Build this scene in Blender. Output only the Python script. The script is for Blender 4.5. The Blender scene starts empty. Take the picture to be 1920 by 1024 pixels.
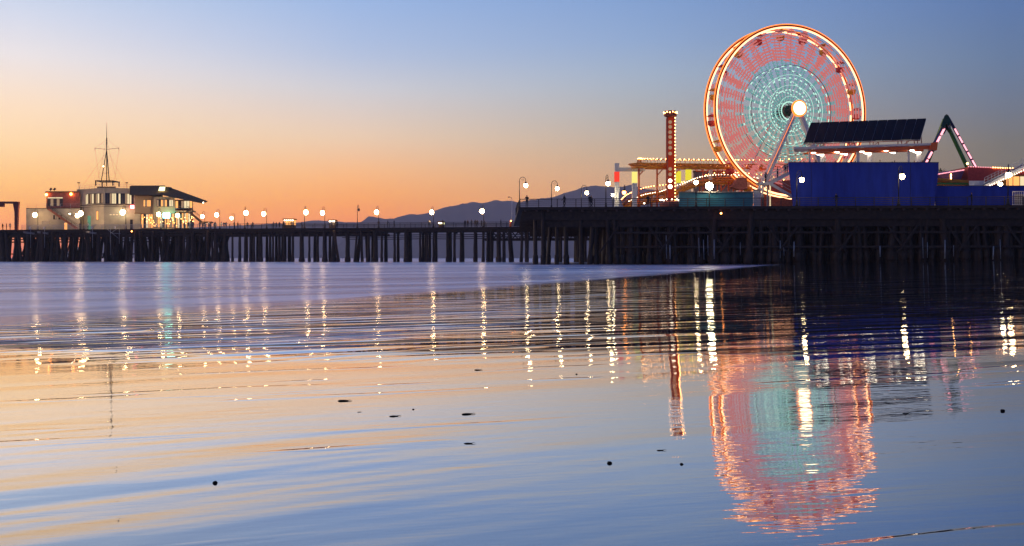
import bpy, math, random
from mathutils import Vector, Matrix, noise
random.seed(7)
R = math.radians
scene = bpy.context.scene
col = scene.collection
EYE = 0.88; HZ = 484.0
def X(px, Y): return (px - 960) / 1920 * Y
def Z(py, Y): return EYE + (HZ - py) / 1920 * Y
def P(px, py, Y): return Vector((X(px, Y), Y, Z(py, Y)))
DECK = 7.8

# ------------------------------------------------------------------ materials
MATS = {}
def nt(name):
    m = bpy.data.materials.new(name); m.use_nodes = True
    t = m.node_tree; t.nodes.clear(); MATS[name] = m
    o = t.nodes.new('ShaderNodeOutputMaterial')
    return m, t, o
def surf(name, c, rough=.7, metal=0., var=.25, scale=3., bump=0., stretch=(1, 1, 1), spec=.3):
    """painted / wooden / concrete surface with blotchy wear"""
    m, t, o = nt(name); N = t.nodes; L = t.links
    b = N.new('ShaderNodeBsdfPrincipled')
    b.inputs['Roughness'].default_value = rough; b.inputs['Metallic'].default_value = metal
    b.inputs['Specular IOR Level'].default_value = spec
    tc = N.new('ShaderNodeTexCoord'); mp = N.new('ShaderNodeMapping'); mp.inputs['Scale'].default_value = stretch
    nz = N.new('ShaderNodeTexNoise'); nz.inputs['Scale'].default_value = scale; nz.inputs['Detail'].default_value = 6
    L.new(tc.outputs['Object'], mp.inputs[0]); L.new(mp.outputs[0], nz.inputs['Vector'])
    r = N.new('ShaderNodeValToRGB')
    r.color_ramp.elements[0].position = .3; r.color_ramp.elements[1].position = .7
    r.color_ramp.elements[0].color = (*[x * (1 - var) for x in c], 1)
    r.color_ramp.elements[1].color = (*[min(1, x * (1 + var)) for x in c], 1)
    L.new(nz.outputs['Fac'], r.inputs[0]); L.new(r.outputs[0], b.inputs['Base Color'])
    if bump:
        bp = N.new('ShaderNodeBump'); bp.inputs['Distance'].default_value = bump
        L.new(nz.outputs['Fac'], bp.inputs['Height']); L.new(bp.outputs[0], b.inputs['Normal'])
    L.new(b.outputs[0], o.inputs[0]); return m
def glow(name, c, s):
    m, t, o = nt(name)
    e = t.nodes.new('ShaderNodeEmission'); e.inputs[0].default_value = (*c, 1); e.inputs[1].default_value = s
    t.links.new(e.outputs[0], o.inputs[0]); return m

surf('pile_wood', (.050, .029, .019), .6, var=.5, scale=2, stretch=(3, 3, .4), bump=.05)
surf('deck_wood', (.045, .027, .018), .7, var=.4, scale=2, bump=.03)
surf('railing_paint', (.07, .055, .05), .5)
surf('dark_iron', (.035, .033, .035), .45, .5)
surf('cream_stucco', (.50, .44, .33), .9, var=.16, scale=.6)
surf('tan_stucco', (.40, .30, .19), .85, var=.1, scale=.6)
surf('brown_trim', (.09, .055, .04), .6)
surf('roof_tar', (.26, .15, .075), .9, spec=0)
surf('rust_red', (.28, .07, .045), .6, var=.3)
surf('orange_tint', (.42, .14, .09), .8)
surf('grey_wall', (.24, .22, .22), .8)
surf('blue_paint', (.020, .045, .36), .8, var=.22, scale=1.3, spec=.08, stretch=(1, 1, .18))
surf('teal_paint', (.03, .16, .24), .5, var=.15, scale=1)
surf('white_paint', (.72, .70, .68), .5, var=.06)
surf('yellow_steel', (.75, .26, .02), .4, var=.1)
surf('orange_steel', (.75, .14, .03), .4, var=.1)
surf('green_steel', (.06, .26, .05), .4, var=.2)
surf('dark_green_steel', (.01, .06, .035), .4, var=.2)
surf('navy_steel', (.02, .02, .08), .4)
surf('red_roof', (.45, .06, .05), .6, var=.15)
surf('purple_roof', (.09, .05, .14), .6, var=.15)
surf('gondola_red', (.5, .05, .05), .4)
surf('gondola_yellow', (.65, .35, .04), .4)
surf('galvanised', (.42, .42, .42), .4, .4)
surf('pebble', (.008, .008, .009), .9, bump=.005, scale=30, spec=.1)
surf('foliage', (.05, .07, .03), .8)
surf('bark', (.09, .06, .04), .9)
surf('cloth_dark', (.02, .02, .025), .9)
surf('cloth_brown', (.07, .035, .025), .9)
surf('cloth_blue', (.03, .045, .09), .9)
surf('cloth_white', (.45, .43, .4), .9)
surf('skin_tone', (.35, .2, .14), .7)
surf('window_glass', (.03, .03, .035), .08, spec=.8, var=.1)
glow('lamp_warm', (1, .64, .30), 52)
glow('lamp_near', (1, .72, .38), 60)
glow('lamp_orange', (1, .30, .06), 22)
glow('flood_white', (1, .84, .52), 80)
glow('win_amber', (1, .42, .12), 1.5)
glow('cream_glow', (1, .78, .45), 1.0)
glow('win_dim', (.8, .5, .3), .45)
glow('sign_teal', (.25, 1, .75), 22)
glow('sign_pink', (1, .2, .22), 9)
glow('sign_yellow', (1, .95, .45), 2.6)
glow('tube_white', (1, .88, .66), 9)
glow('led_white', (1, .46, .21), 3.8)
glow('led_orange', (1, .24, .04), 1.9)
glow('led_pink', (1, .27, .25), .62)
glow('led_rose', (1, .34, .40), 2.4)
glow('led_teal', (.22, .60, .58), .6)
glow('led_mint', (.55, .95, .78), 1.1)
glow('hub_glow', (1, .78, .45), 5)
glow('bulb_amber', (1, .45, .13), 18)
glow('bulb_white', (1, .8, .55), 9)
glow('band_red', (1, .06, .035), 1.0)
glow('band_yellow', (1, .85, .22), 1.05)
glow('band_lime', (.95, .8, .05), .9)
glow('disc_cream', (.8, .5, .3), .45)
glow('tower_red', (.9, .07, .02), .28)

# solar glass
m, t, o = nt('solar_glass')
b = t.nodes.new('ShaderNodeBsdfPrincipled'); b.inputs['Base Color'].default_value = (.006, .006, .013, 1)
b.inputs['Roughness'].default_value = .5; b.inputs['Specular IOR Level'].default_value = .1
t.links.new(b.outputs[0], o.inputs[0])
# hills
surf('hill_scrub', (.06, .045, .045), .95, var=.3, scale=.01, spec=0)

# ------------------------------------------------------------------ mesh builder
class MB:
    def __init__(s): s.v = []; s.f = []; s.m = []; s.mats = []; s.sm = []
    def mi(s, mat):
        if mat not in s.mats: s.mats.append(mat)
        return s.mats.index(mat)
    def add(s, vs, fs, mat, smooth=False):
        n = len(s.v); k = s.mi(mat)
        s.v += [tuple(v) for v in vs]
        for f in fs: s.f.append([i + n for i in f]); s.m.append(k); s.sm.append(smooth)
    def box(s, a, b, mat):
        x0, y0, z0 = a; x1, y1, z1 = b
        x0, x1 = sorted((x0, x1)); y0, y1 = sorted((y0, y1)); z0, z1 = sorted((z0, z1))
        s.add([(x0,y0,z0),(x1,y0,z0),(x1,y1,z0),(x0,y1,z0),(x0,y0,z1),(x1,y0,z1),(x1,y1,z1),(x0,y1,z1)],
              [(0,3,2,1),(4,5,6,7),(0,1,5,4),(1,2,6,5),(2,3,7,6),(3,0,4,7)], mat)
    def prism(s, pts, z0, z1, mat):
        """footprint polygon (ccw from above) between z0 and z1 (numbers or lists)"""
        n = len(pts)
        a = z0 if isinstance(z0, (list, tuple)) else [z0] * n
        b = z1 if isinstance(z1, (list, tuple)) else [z1] * n
        vs = [(p[0], p[1], a[i]) for i, p in enumerate(pts)] + [(p[0], p[1], b[i]) for i, p in enumerate(pts)]
        fs = [tuple(range(n - 1, -1, -1)), tuple(range(n, 2 * n))] + [(i, (i + 1) % n, n + (i + 1) % n, n + i) for i in range(n)]
        s.add(vs, fs, mat)
    def slab(s, pts, off, mat):
        """any planar 3-D polygon thickened by vector off"""
        n = len(pts); off = Vector(off)
        vs = [Vector(p) for p in pts] + [Vector(p) + off for p in pts]
        fs = [tuple(range(n - 1, -1, -1)), tuple(range(n, 2 * n))] + [(i, (i + 1) % n, n + (i + 1) % n, n + i) for i in range(n)]
        s.add(vs, fs, mat)
    def tube(s, pts, rad, mat, sides=8, closed=False):
        pts = [Vector(p) for p in pts]; n = len(pts)
        rr = rad if isinstance(rad, (list, tuple)) else [rad] * n
        vs = []; up0 = None
        for i, p in enumerate(pts):
            if closed: d = pts[(i + 1) % n] - pts[i - 1]
            else: d = pts[min(i + 1, n - 1)] - pts[max(i - 1, 0)]
            if d.length < 1e-9: d = Vector((0, 0, 1))
            d.normalize()
            if up0 is None: up0 = Vector((0, 0, 1)) if abs(d.z) < .9 else Vector((0, 1, 0))
            a = up0 - d * up0.dot(d)
            if a.length < 1e-3: a = d.orthogonal()
            a.normalize(); up0 = a; b = d.cross(a)
            for k in range(sides):
                th = 2 * math.pi * (k + .5) / sides
                vs.append(p + (a * math.cos(th) + b * math.sin(th)) * rr[i])
        fs = []
        for i in range(n if closed else n - 1):
            j = (i + 1) % n
            for k in range(sides):
                l = (k + 1) % sides
                fs.append((i * sides + k, i * sides + l, j * sides + l, j * sides + k))
        if not closed:
            fs.append(tuple(range(sides - 1, -1, -1))); fs.append(tuple((n - 1) * sides + k for k in range(sides)))
        s.add(vs, fs, mat, sides > 5)
    def bar(s, a, b, w, mat): s.tube([a, b], w * .7071, mat, 4)
    def ball(s, c, r, mat, seg=10, rings=7, sz=1.):
        c = Vector(c); vs = [c + Vector((0, 0, r * sz))]
        for i in range(1, rings):
            th = math.pi * i / rings
            for k in range(seg):
                ph = 2 * math.pi * k / seg
                vs.append(c + Vector((r * math.sin(th) * math.cos(ph), r * math.sin(th) * math.sin(ph), r * sz * math.cos(th))))
        vs.append(c - Vector((0, 0, r * sz))); fs = []
        for k in range(seg): fs.append((0, 1 + k, 1 + (k + 1) % seg))
        for i in range(rings - 2):
            for k in range(seg):
                a = 1 + i * seg + k; b = 1 + i * seg + (k + 1) % seg
                fs.append((a, a + seg, b + seg, b))
        e = len(vs) - 1; q = 1 + (rings - 2) * seg
        for k in range(seg): fs.append((q + k, e, q + (k + 1) % seg))
        s.add(vs, fs, mat, True)
    def lathe(s, c, prof, mat, seg=12):
        c = Vector(c); vs = []; fs = []
        for r, z in prof:
            for k in range(seg):
                ph = 2 * math.pi * k / seg; vs.append(c + Vector((r * math.cos(ph), r * math.sin(ph), z)))
        for i in range(len(prof) - 1):
            for k in range(seg):
                l = (k + 1) % seg; fs.append((i * seg + k, i * seg + l, (i + 1) * seg + l, (i + 1) * seg + k))
        fs.append(tuple(range(seg - 1, -1, -1))); fs.append(tuple((len(prof) - 1) * seg + k for k in range(seg)))
        s.add(vs, fs, mat, True)
    def mesh(s, name):
        me = bpy.data.meshes.new(name); me.from_pydata(s.v, [], s.f)
        for mt in s.mats: me.materials.append(MATS[mt])
        me.polygons.foreach_set('material_index', s.m); me.polygons.foreach_set('use_smooth', s.sm)
        me.update(); return me
    def build(s, name, parent=None):
        o = bpy.data.objects.new(name, s.mesh(name)); col.objects.link(o)
        if parent is not None:
            o.parent = parent
        return o
def tag(o, label=None, cat=None, group=None, kind=None):
    if label: o['label'] = label
    if cat: o['category'] = cat
    if group: o['group'] = group
    if kind: o['kind'] = kind
    return o
def thing(name, label, cat, loc=(0, 0, 0), rz=0., group=None):
    o = bpy.data.objects.new(name, None); col.objects.link(o); o.empty_display_size = .3
    o.location = loc; o.rotation_euler = (0, 0, rz); return tag(o, label, cat, group)
def kids(o): return [c for c in list(col.objects) if c.parent is o]
CH = {}
def dup(root):
    def cp(o, par):
        c = o.copy(); col.objects.link(c)
        if par is not None: c.parent = par
        for k in CHMAP.get(o.name, []): cp(k, c)
        return c
    CHMAP = {}
    for q in col.objects:
        if q.parent: CHMAP.setdefault(q.parent.name, []).append(q)
    return cp(root, None)
def world_build(mb, name, parent):
    """mesh written in world coordinates, parented to a thing whose origin lies elsewhere"""
    o = mb.build(name, parent)
    o.matrix_parent_inverse = Matrix.LocRotScale(parent.location, parent.rotation_euler, None).inverted()
    return o

# ------------------------------------------------------------------ world
w = bpy.data.worlds.new('World'); scene.world = w; w.use_nodes = True
t = w.node_tree; t.nodes.clear(); N = t.nodes; L = t.links
def lin(c): return tuple(((x / 255) / 12.92 if x / 255 <= .04045 else ((x / 255 + .055) / 1.055) ** 2.4) for x in c)
out = N.new('ShaderNodeOutputWorld'); tc = N.new('ShaderNodeTexCoord'); sp = N.new('ShaderNodeSeparateXYZ')
L.new(tc.outputs['Generated'], sp.inputs[0])
def mth(op, a, b=None, c=None):
    n = N.new('ShaderNodeMath'); n.operation = op
    for i, v in enumerate((a, b, c)):
        if v is None: continue
        if hasattr(v, 'is_linked') or hasattr(v, 'links'): L.new(v, n.inputs[i])
        else: n.inputs[i].default_value = v
    return n.outputs[0]
hyp = mth('SQRT', mth('ADD', mth('MULTIPLY', sp.outputs[0], sp.outputs[0]), mth('MULTIPLY', sp.outputs[1], sp.outputs[1])))
elev = mth('ARCTAN2', sp.outputs[2], hyp)                # radians above the horizon
azim = mth('ARCTAN2', sp.outputs[0], sp.outputs[1])      # 0 = straight ahead (+Y), + to the right
# pixel rows measured on the photograph -> elevation; columns -> azimuth
def row(y): return math.atan((HZ - y) / 1920)
cols = [
 (-180, [(470,(96,100,140)),(300,(92,108,158)),(0,(84,112,172))]),
 (-80,  [(470,(238,150,95)),(350,(240,190,140)),(200,(225,205,195)),(0,(160,185,225))]),
 (-45,  [(470,(252,150,80)),(400,(255,180,105)),(300,(252,220,170)),(180,(250,228,212)),(0,(190,208,238))]),
 (-25.6,[(480,(236,128,84)),(430,(246,158,96)),(350,(251,194,133)),(290,(252,213,168)),(220,(251,222,196)),(140,(234,226,228)),(70,(212,217,235)),(0,(187,206,235))]),
 (-8.6, [(480,(226,128,90)),(400,(243,155,102)),(330,(246,182,132)),(260,(232,201,176)),(170,(205,203,211)),(100,(176,191,222)),(0,(154,181,226))]),
 (7.4,  [(480,(186,128,108)),(360,(206,160,132)),(290,(192,167,148)),(220,(176,172,172)),(150,(163,176,196)),(80,(145,168,206)),(0,(131,160,208))]),
 (25.8, [(480,(132,108,104)),(360,(128,116,112)),(290,(125,119,120)),(220,(115,122,143)),(150,(107,125,158)),(0,(90,120,176))]),
 (60,   [(480,(96,92,108)),(300,(98,104,130)),(0,(78,104,160))]),
 (180,  [(470,(96,100,140)),(300,(92,108,158)),(0,(84,112,172))]),
]
EMAX = math.pi / 2
UP = [(24, (.80, .84, .92)), (40, (.62, .68, .84)), (90, (.5, .58, .76))]
er = mth('MAXIMUM', mth('MULTIPLY', mth('POWER', mth('MAXIMUM', mth('DIVIDE', elev, EMAX), 0.), .5), 1.), 0.)
prev = None; pa = None
HAZE_D, HAZE_FAR, HAZE_TOP, HAZE_IN = 1.3e-4, 5450., 330., (.20, .17, .30)
def behind_air(c, el, az):
    """sky radiance beyond the haze box that arrives as colour c after crossing it"""
    far = HAZE_FAR / max(.7, math.cos(R(az))) if abs(az) < 90 else 5000
    dist = min(far, HAZE_TOP / max(1e-3, math.tan(min(el, 1.5)))); T = math.exp(-HAZE_D * dist)
    return tuple(max(.02, (v - h * (1 - T)) / T) / 3 for v, h in zip(c, HAZE_IN))
def interp3(pts, y):
    if y <= pts[0][0]: return pts[0][1]
    for (a, c0), (b, c1) in zip(pts, pts[1:]):
        if y <= b: f = (y - a) / (b - a); return tuple(p + (q - p) * f for p, q in zip(c0, c1))
    return pts[-1][1]
for az, stops in cols:
    r = N.new('ShaderNodeValToRGB'); r.color_ramp.interpolation = 'LINEAR'
    top = stops[-1][1]
    sts = []
    fine = [480, 465, 450, 430, 410, 390, 370, 345, 320, 290, 260, 230, 200, 170, 140, 110, 80, 50, 25, 0]
    ss = sorted([(y, lin(c)) for y, c in stops])
    for y in fine:
        c = interp3(ss, y); sts.append((math.sqrt(row(y) / EMAX), behind_air(c, row(y), az)))
    for dg, k in UP: sts.append((math.sqrt(R(dg) / EMAX), behind_air(lin([a * b for a, b in zip(top, k)]), R(dg), az)))
    e = r.color_ramp.elements
    while len(e) < len(sts): e.new(.5)
    for i, (p, c) in enumerate(sorted(sts)): e[i].position = p
    for i, (p, c) in enumerate(sorted(sts)): e[i].color = (*c, 1)
    L.new(er, r.inputs[0])
    if prev is None: prev = r.outputs[0]
    else:
        mr = N.new('ShaderNodeMapRange'); mr.inputs[1].default_value = R(pa); mr.inputs[2].default_value = R(az)
        L.new(azim, mr.inputs[0])
        mx = N.new('ShaderNodeMix'); mx.data_type = 'RGBA'
        L.new(mr.outputs[0], mx.inputs[0]); L.new(prev, mx.inputs[6]); L.new(r.outputs[0], mx.inputs[7])
        prev = mx.outputs[2]
    pa = az
bg = N.new('ShaderNodeBackground'); bg.inputs[1].default_value = 3.0; L.new(prev, bg.inputs[0])
SUN_AZ, SUN_EL = -48, -3.0
sky = N.new('ShaderNodeTexSky'); sky.sky_type = 'NISHITA'; sky.sun_disc = False
sky.sun_elevation = R(SUN_EL); sky.sun_rotation = R(SUN_AZ)
bg2 = N.new('ShaderNodeBackground'); bg2.inputs[1].default_value = .05; L.new(sky.outputs[0], bg2.inputs[0])
ad = N.new('ShaderNodeAddShader'); L.new(bg.outputs[0], ad.inputs[0]); L.new(bg2.outputs[0], ad.inputs[1])
L.new(ad.outputs[0], out.inputs[0])
# afterglow lamp: the sun is down, a broad weak glow from the left horizon
sl = bpy.data.lights.new('sun_lamp', 'SUN'); sl.energy = 1.0; sl.angle = R(12); sl.color = (1, .74, .5)
so = bpy.data.objects.new('sun_lamp', sl); col.objects.link(so)
d = Vector((math.sin(R(SUN_AZ)), math.cos(R(SUN_AZ)), math.tan(R(3)))).normalized()
so.rotation_euler = d.to_track_quat('Z', 'Y').to_euler()

# ------------------------------------------------------------------ camera
cam = bpy.data.cameras.new('camera'); co = bpy.data.objects.new('camera', cam); col.objects.link(co)
co.location = (0, 0, EYE); co.rotation_euler = (R(90), 0, 0)
cam.sensor_width = 36; cam.lens = 36; cam.clip_start = .05; cam.clip_end = 60000
cam.shift_y = -(512 - HZ) / 1920
scene.camera = co
scene.view_settings.view_transform = 'Standard'; scene.view_settings.look = 'None'
scene.view_settings.exposure = 0; scene.view_settings.gamma = 1
cy = scene.cycles
cy.use_denoising = True; cy.max_bounces = 6; cy.diffuse_bounces = 2; cy.glossy_bounces = 4
cy.volume_bounces = 1; cy.sample_clamp_indirect = 4; cy.caustics_reflective = False; cy.caustics_refractive = False

# ------------------------------------------------------------------ beach and sea
SH0 = Vector((-7, 14.6)); NR = Vector((.947, -.322)); SL = .02
def sand_z(x, y):
    k = min(max(0., 4.3 - y), 3.3); ye = 7 if y < 5 else (7 + (y - 5) ** 2 / 8 if y < 9 else y)
    return SL * ((x - SH0.x) * NR.x + (ye - SH0.y) * NR.y) + .056 - .004 * min(14, max(0, y - 6)) + .0056 * k * k * (-.5 + 1.5 * min(1, max(0, (x + 1.4) / 2.0))) + (.033 * (1 - y) if y < 1 else 0) + min(1, max(0, y - 9) / 12) * .022 * noise.fractal(Vector((x * .05 + 3, y * .045, .5)), 1, 2, 3)
def ground_mat(name, sea):
    m, t, o = nt(name); N = t.nodes; L = t.links
    def M(op, a, b=None, clamp=False):
        n = N.new('ShaderNodeMath'); n.operation = op; n.use_clamp = clamp
        for i, v in enumerate((a, b)):
            if v is None: continue
            if isinstance(v, (int, float)): n.inputs[i].default_value = v
            else: L.new(v, n.inputs[i])
        return n.outputs[0]
    geo = N.new('ShaderNodeTexCoord')
    def nz(scale, rot, sx, sy, det=2, rough=.5, off=0.):
        mp = N.new('ShaderNodeMapping'); mp.vector_type = 'TEXTURE'
        mp.inputs['Rotation'].default_value = (0, 0, R(rot)); mp.inputs['Scale'].default_value = (sx, sy, 1)
        mp.inputs['Location'].default_value = (off, off * .7, 0)
        n = N.new('ShaderNodeTexNoise'); n.inputs['Scale'].default_value = scale
        n.inputs['Detail'].default_value = det; n.inputs['Roughness'].default_value = rough
        L.new(geo.outputs['Object'], mp.inputs[0]); L.new(mp.outputs[0], n.inputs['Vector'])
        return n.outputs['Fac']
    def smooth(v, a, b, lo=0., hi=1.):
        n = N.new('ShaderNodeMapRange'); n.interpolation_type = 'SMOOTHSTEP'
        for i, q in enumerate((a, b, lo, hi)): n.inputs[i + 1].default_value = q
        L.new(v, n.inputs[0]); return n.outputs[0]
    s = N.new('ShaderNodeSeparateXYZ'); L.new(geo.outputs['Object'], s.inputs[0])
    px, py = s.outputs[0], s.outputs[1]
    if not sea:
        dist = M('ADD', py, M('MULTIPLY', px, .34))
        wob = M('MULTIPLY', M('SUBTRACT', nz(1, 20, 1.5, .6), .5), 2.2)
        dd = M('ADD', dist, wob)
        zone = smooth(dd, 5.9, 7.2)                                       # water film with ripples
        # heights in metres
        h1 = M('MULTIPLY', nz(1, 22, 3.2, .55, 1), .008)                   # long soft sand undulation
        h2 = M('ADD', M('MULTIPLY', nz(1, 8, .30, .055, 2), .0007), M('MULTIPLY', nz(1, 5, .06, .018, 1), .00022))                 # faint film ripple
        edge = M('MULTIPLY', smooth(nz(1, 12, 2.4, .30, 2, off=9), .60, .66), .0010)   # thin swash lips
        calm = smooth(py, 10., 45., 1., .35)
        h3 = M('MULTIPLY', M('MULTIPLY', M('MULTIPLY', nz(1, 11, 2.3, .30, 1, .4), zone), calm), .042)
        h6 = M('MULTIPLY', M('MULTIPLY', M('MULTIPLY', nz(1, 7, .55, .075, 1), zone), calm), .0030)
        sd = M('ADD', M('MULTIPLY', M('SUBTRACT', px, -7.), .947), M('MULTIPLY', M('SUBTRACT', py, 14.6), -.322))
        thin = smooth(sd, 6.8, 10.5, 1., .08)
        far = smooth(py, 12., 26.)
        h7 = M('MULTIPLY', M('MULTIPLY', nz(1, 10, 9., 1.5, 2, .5), far), .020)
        h3 = M('ADD', M('MULTIPLY', M('ADD', h3, h6), thin), h7)
        band = M('MULTIPLY', smooth(dd, 6.2, 7.4), smooth(dd, 9.5, 13, 1., 0.))
        h4 = M('MULTIPLY', M('MULTIPLY', smooth(nz(1, 18, 1.5, .55, 1), .50, .74), band), M('MULTIPLY', thin, .034))
        near = smooth(py, 2.2, 5.2, 1., 0.)
        h5 = M('MULTIPLY', M('MULTIPLY', nz(1, 26, 2.0, .42, 2), near), M('MULTIPLY', smooth(px, -.9, .7, 1., .14), .026))
        h = M('ADD', M('ADD', M('ADD', h1, h2), M('ADD', h3, h4)), M('ADD', edge, h5))
        bp = N.new('ShaderNodeBump'); bp.inputs['Distance'].default_value = 1.; bp.inputs['Strength'].default_value = 1.
        L.new(h, bp.inputs['Height'])
        gl = N.new('ShaderNodeBsdfGlossy'); gl.inputs['Roughness'].default_value = .015
        gl.inputs['Color'].default_value = (.93, .93, .95, 1); L.new(bp.outputs[0], gl.inputs['Normal'])
        df = N.new('ShaderNodeBsdfDiffuse'); df.inputs[0].default_value = (.045, .036, .032, 1)
        mx = N.new('ShaderNodeMixShader'); 
        # streaks between the ripples that mirror less, matt and dark
        dull_streaks = M('MULTIPLY', smooth(nz(1, 12, 2.6, .20, 2, .5, 4), .49, .55), M('MULTIPLY', smooth(dd, 6.4, 7.6), smooth(py, 26., 40., 1., .25)))
        patch = smooth(nz(1, 15, 5., 1.6, 2, .5, 11), .32, .50)
        lw_ = N.new('ShaderNodeLayerWeight'); lw_.inputs[0].default_value = .5
        fres = smooth(lw_.outputs['Facing'], .70, .90, .52, .93)            # the film mirrors less the steeper one looks
        L.new(M('SUBTRACT', fres, M('MULTIPLY', M('MULTIPLY', dull_streaks, patch), .72)), mx.inputs[0])
        L.new(df.outputs[0], mx.inputs[1]); L.new(gl.outputs[0], mx.inputs[2])
        # the last of the surf runs up over the sand: foam film thinning out from the waterline
        g2 = N.new('ShaderNodeBsdfGlossy'); g2.inputs['Roughness'].default_value = .16; g2.inputs['Color'].default_value = (.84, .85, .95, 1)
        d2 = N.new('ShaderNodeBsdfDiffuse'); d2.inputs[0].default_value = (.62, .61, .70, 1)
        m2 = N.new('ShaderNodeMixShader'); m2.inputs[0].default_value = .55; L.new(d2.outputs[0], m2.inputs[1]); L.new(g2.outputs[0], m2.inputs[2])
        fo = smooth(M('ADD', sd, M('MULTIPLY', M('SUBTRACT', nz(1, 62, 9, .8, 3, .6), .5), 5.)), .2, 2.6, .95, 0.)
        m3 = N.new('ShaderNodeMixShader'); L.new(fo, m3.inputs[0]); L.new(mx.outputs[0], m3.inputs[1]); L.new(m2.outputs[0], m3.inputs[2]); L.new(m3.outputs[0], o.inputs[0])
    else:
        foam = nz(1, 38, 22, 2.6, 4, .6)
        f2 = nz(1, 30, 60, 7, 3, .55, 5)
        fr = smooth(M('ADD', M('MULTIPLY', foam, .5), M('MULTIPLY', f2, .5)), .44, .57)
        h = M('MULTIPLY', nz(1, 20, 8, 1.2, 2), .03)
        bp = N.new('ShaderNodeBump'); bp.inputs['Distance'].default_value = 1.; L.new(h, bp.inputs['Height'])
        gl = N.new('ShaderNodeBsdfGlossy'); gl.inputs['Roughness'].default_value = .22
        gl.inputs['Color'].default_value = (.80, .82, .95, 1); L.new(bp.outputs[0], gl.inputs['Normal'])
        df = N.new('ShaderNodeBsdfDiffuse')
        r = N.new('ShaderNodeValToRGB'); r.color_ramp.elements[0].color = (.10, .12, .30, 1); r.color_ramp.elements[1].color = (.90, .88, .95, 1)
        L.new(fr, r.inputs[0]); L.new(r.outputs[0], df.inputs[0])
        mx = N.new('ShaderNodeMixShader'); mx.inputs[0].default_value = .46
        L.new(df.outputs[0], mx.inputs[1]); L.new(gl.outputs[0], mx.inputs[2]); L.new(mx.outputs[0], o.inputs[0])
    return m
ground_mat('wet_sand', False); ground_mat('sea_water', True)
mb = MB()
# beach: sloping sheet whose low edge dips under the sea, a little steeper towards the viewer
def frange(a, b, st):
    o_ = []; 
    while a < b: o_.append(a); a += st
    return o_
xs = [-400, -150, -60, -30, -18] + frange(-12, 12, .5) + frange(12, 70, 1.5) + [70, 90, 140, 200, 300]
ys = [-60, -30, -12, -6, -3] + frange(-1, 9, .25) + frange(9, 20, .5) + frange(20, 60, 1.) + frange(60, 140, 2.5) + [140, 180, 240, 300]
vv = []; ff = []
for y_ in ys:
    for x_ in xs: vv.append((x_, y_, max(-3, min(2.5, sand_z(x_, y_)))))
nu = len(xs)
for i in range(len(ys) - 1):
    for j in range(nu - 1): ff.append((i * nu + j, i * nu + j + 1, (i + 1) * nu + j + 1, (i + 1) * nu + j))
mb.add(vv, ff, 'wet_sand', True); o = mb.build('beach'); tag(o, kind='structure')
mb = MB(); mb.add([(-5550, -60, 0), (5550, -60, 0), (5550, 5420, 0), (-5550, 5420, 0)], [(0, 1, 2, 3)], 'sea_water')
tag(mb.build('sea'), kind='structure')

# hills (height field)
def interp(pts, x):
    if x <= pts[0][0]: return pts[0][1]
    for (a, b), (c, d_) in zip(pts, pts[1:]):
        if x <= c: return b + (d_ - b) * (x - a) / (c - a)
    return pts[-1][1]
def hill(name, prof, Y, depth, x0, x1, step, amp):
    mb = MB(); vs = []; fs = []; n = int((x1 - x0) / step) + 1
    rows = [(-1, 0), (-.8, .13), (-.6, .32), (-.4, .52), (-.2, .78), (-.08, .93), (0, 1), (.15, .9), (.5, .4), (1, 0)]
    for i in range(n):
        px = x0 + i * step; zr = Z(interp(prof, px) , Y)
        for k, (dv, f) in enumerate(rows):
            y = Y + dv * depth; x = X(px, Y) * (1 + 0 * dv)
            nz = noise.fractal(Vector((px * .02, dv * 2.2, 3.1)), 1, 2, 5)
            nr = noise.fractal(Vector((px * .11, 0, 7.7)), 1, 2, 4)
            z = zr * f + (nz * amp * 6 * (1 - f) * f * 4 if 0 < f < 1 else 0) + (nr * amp * f)
            vs.append((x, y, max(-2, z if f > 0 else -2)))
    m_ = len(rows)
    for i in range(n - 1):
        for k in range(m_ - 1): fs.append((i * m_ + k, (i + 1) * m_ + k, (i + 1) * m_ + k + 1, i * m_ + k + 1))
    mb.add(vs, fs, 'hill_scrub', True); tag(mb.build(name), kind='structure')
hill('hills', [(640, 484), (660, 424), (680, 415), (692, 405), (700, 406), (722, 411), (738, 410), (750, 406), (765, 402), (790, 402), (805, 399),
      (832, 389), (850, 386), (868, 382), (887, 379), (905, 381), (915, 379), (930, 375), (945, 377), (957, 376), (972, 380), (990, 376),
      (1010, 373), (1040, 369), (1060, 361), (1080, 356), (1095, 351), (1118, 348), (1150, 351), (1165, 350), (1185, 347), (1215, 355),
      (1300, 362), (1400, 372), (1600, 385), (1900, 400), (2100, 410), (2200, 484)], 4200, 700, 640, 2200, 3, 2.2)
hill('hills', [(90, 484), (130, 470), (190, 446), (260, 436), (330, 428), (420, 424), (560, 417), (590, 413), (620, 415), (660, 417), (700, 416), (760, 430), (900, 484)],
     4950, 300, 90, 900, 4, 2.0)

# haze: the evening air over the bay
m, t, o = nt('evening_air')
pv = t.nodes.new('ShaderNodeVolumePrincipled'); pv.inputs['Color'].default_value = (.95, .86, .86, 1)
pv.inputs['Density'].default_value = HAZE_D; pv.inputs['Anisotropy'].default_value = .2
t.links.new(pv.outputs[0], o.inputs['Volume'])
mb = MB(); mb.box((-5600, -100, -4), (5600, HAZE_FAR, HAZE_TOP), 'evening_air'); tag(mb.build('haze'), kind='stuff')

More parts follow.
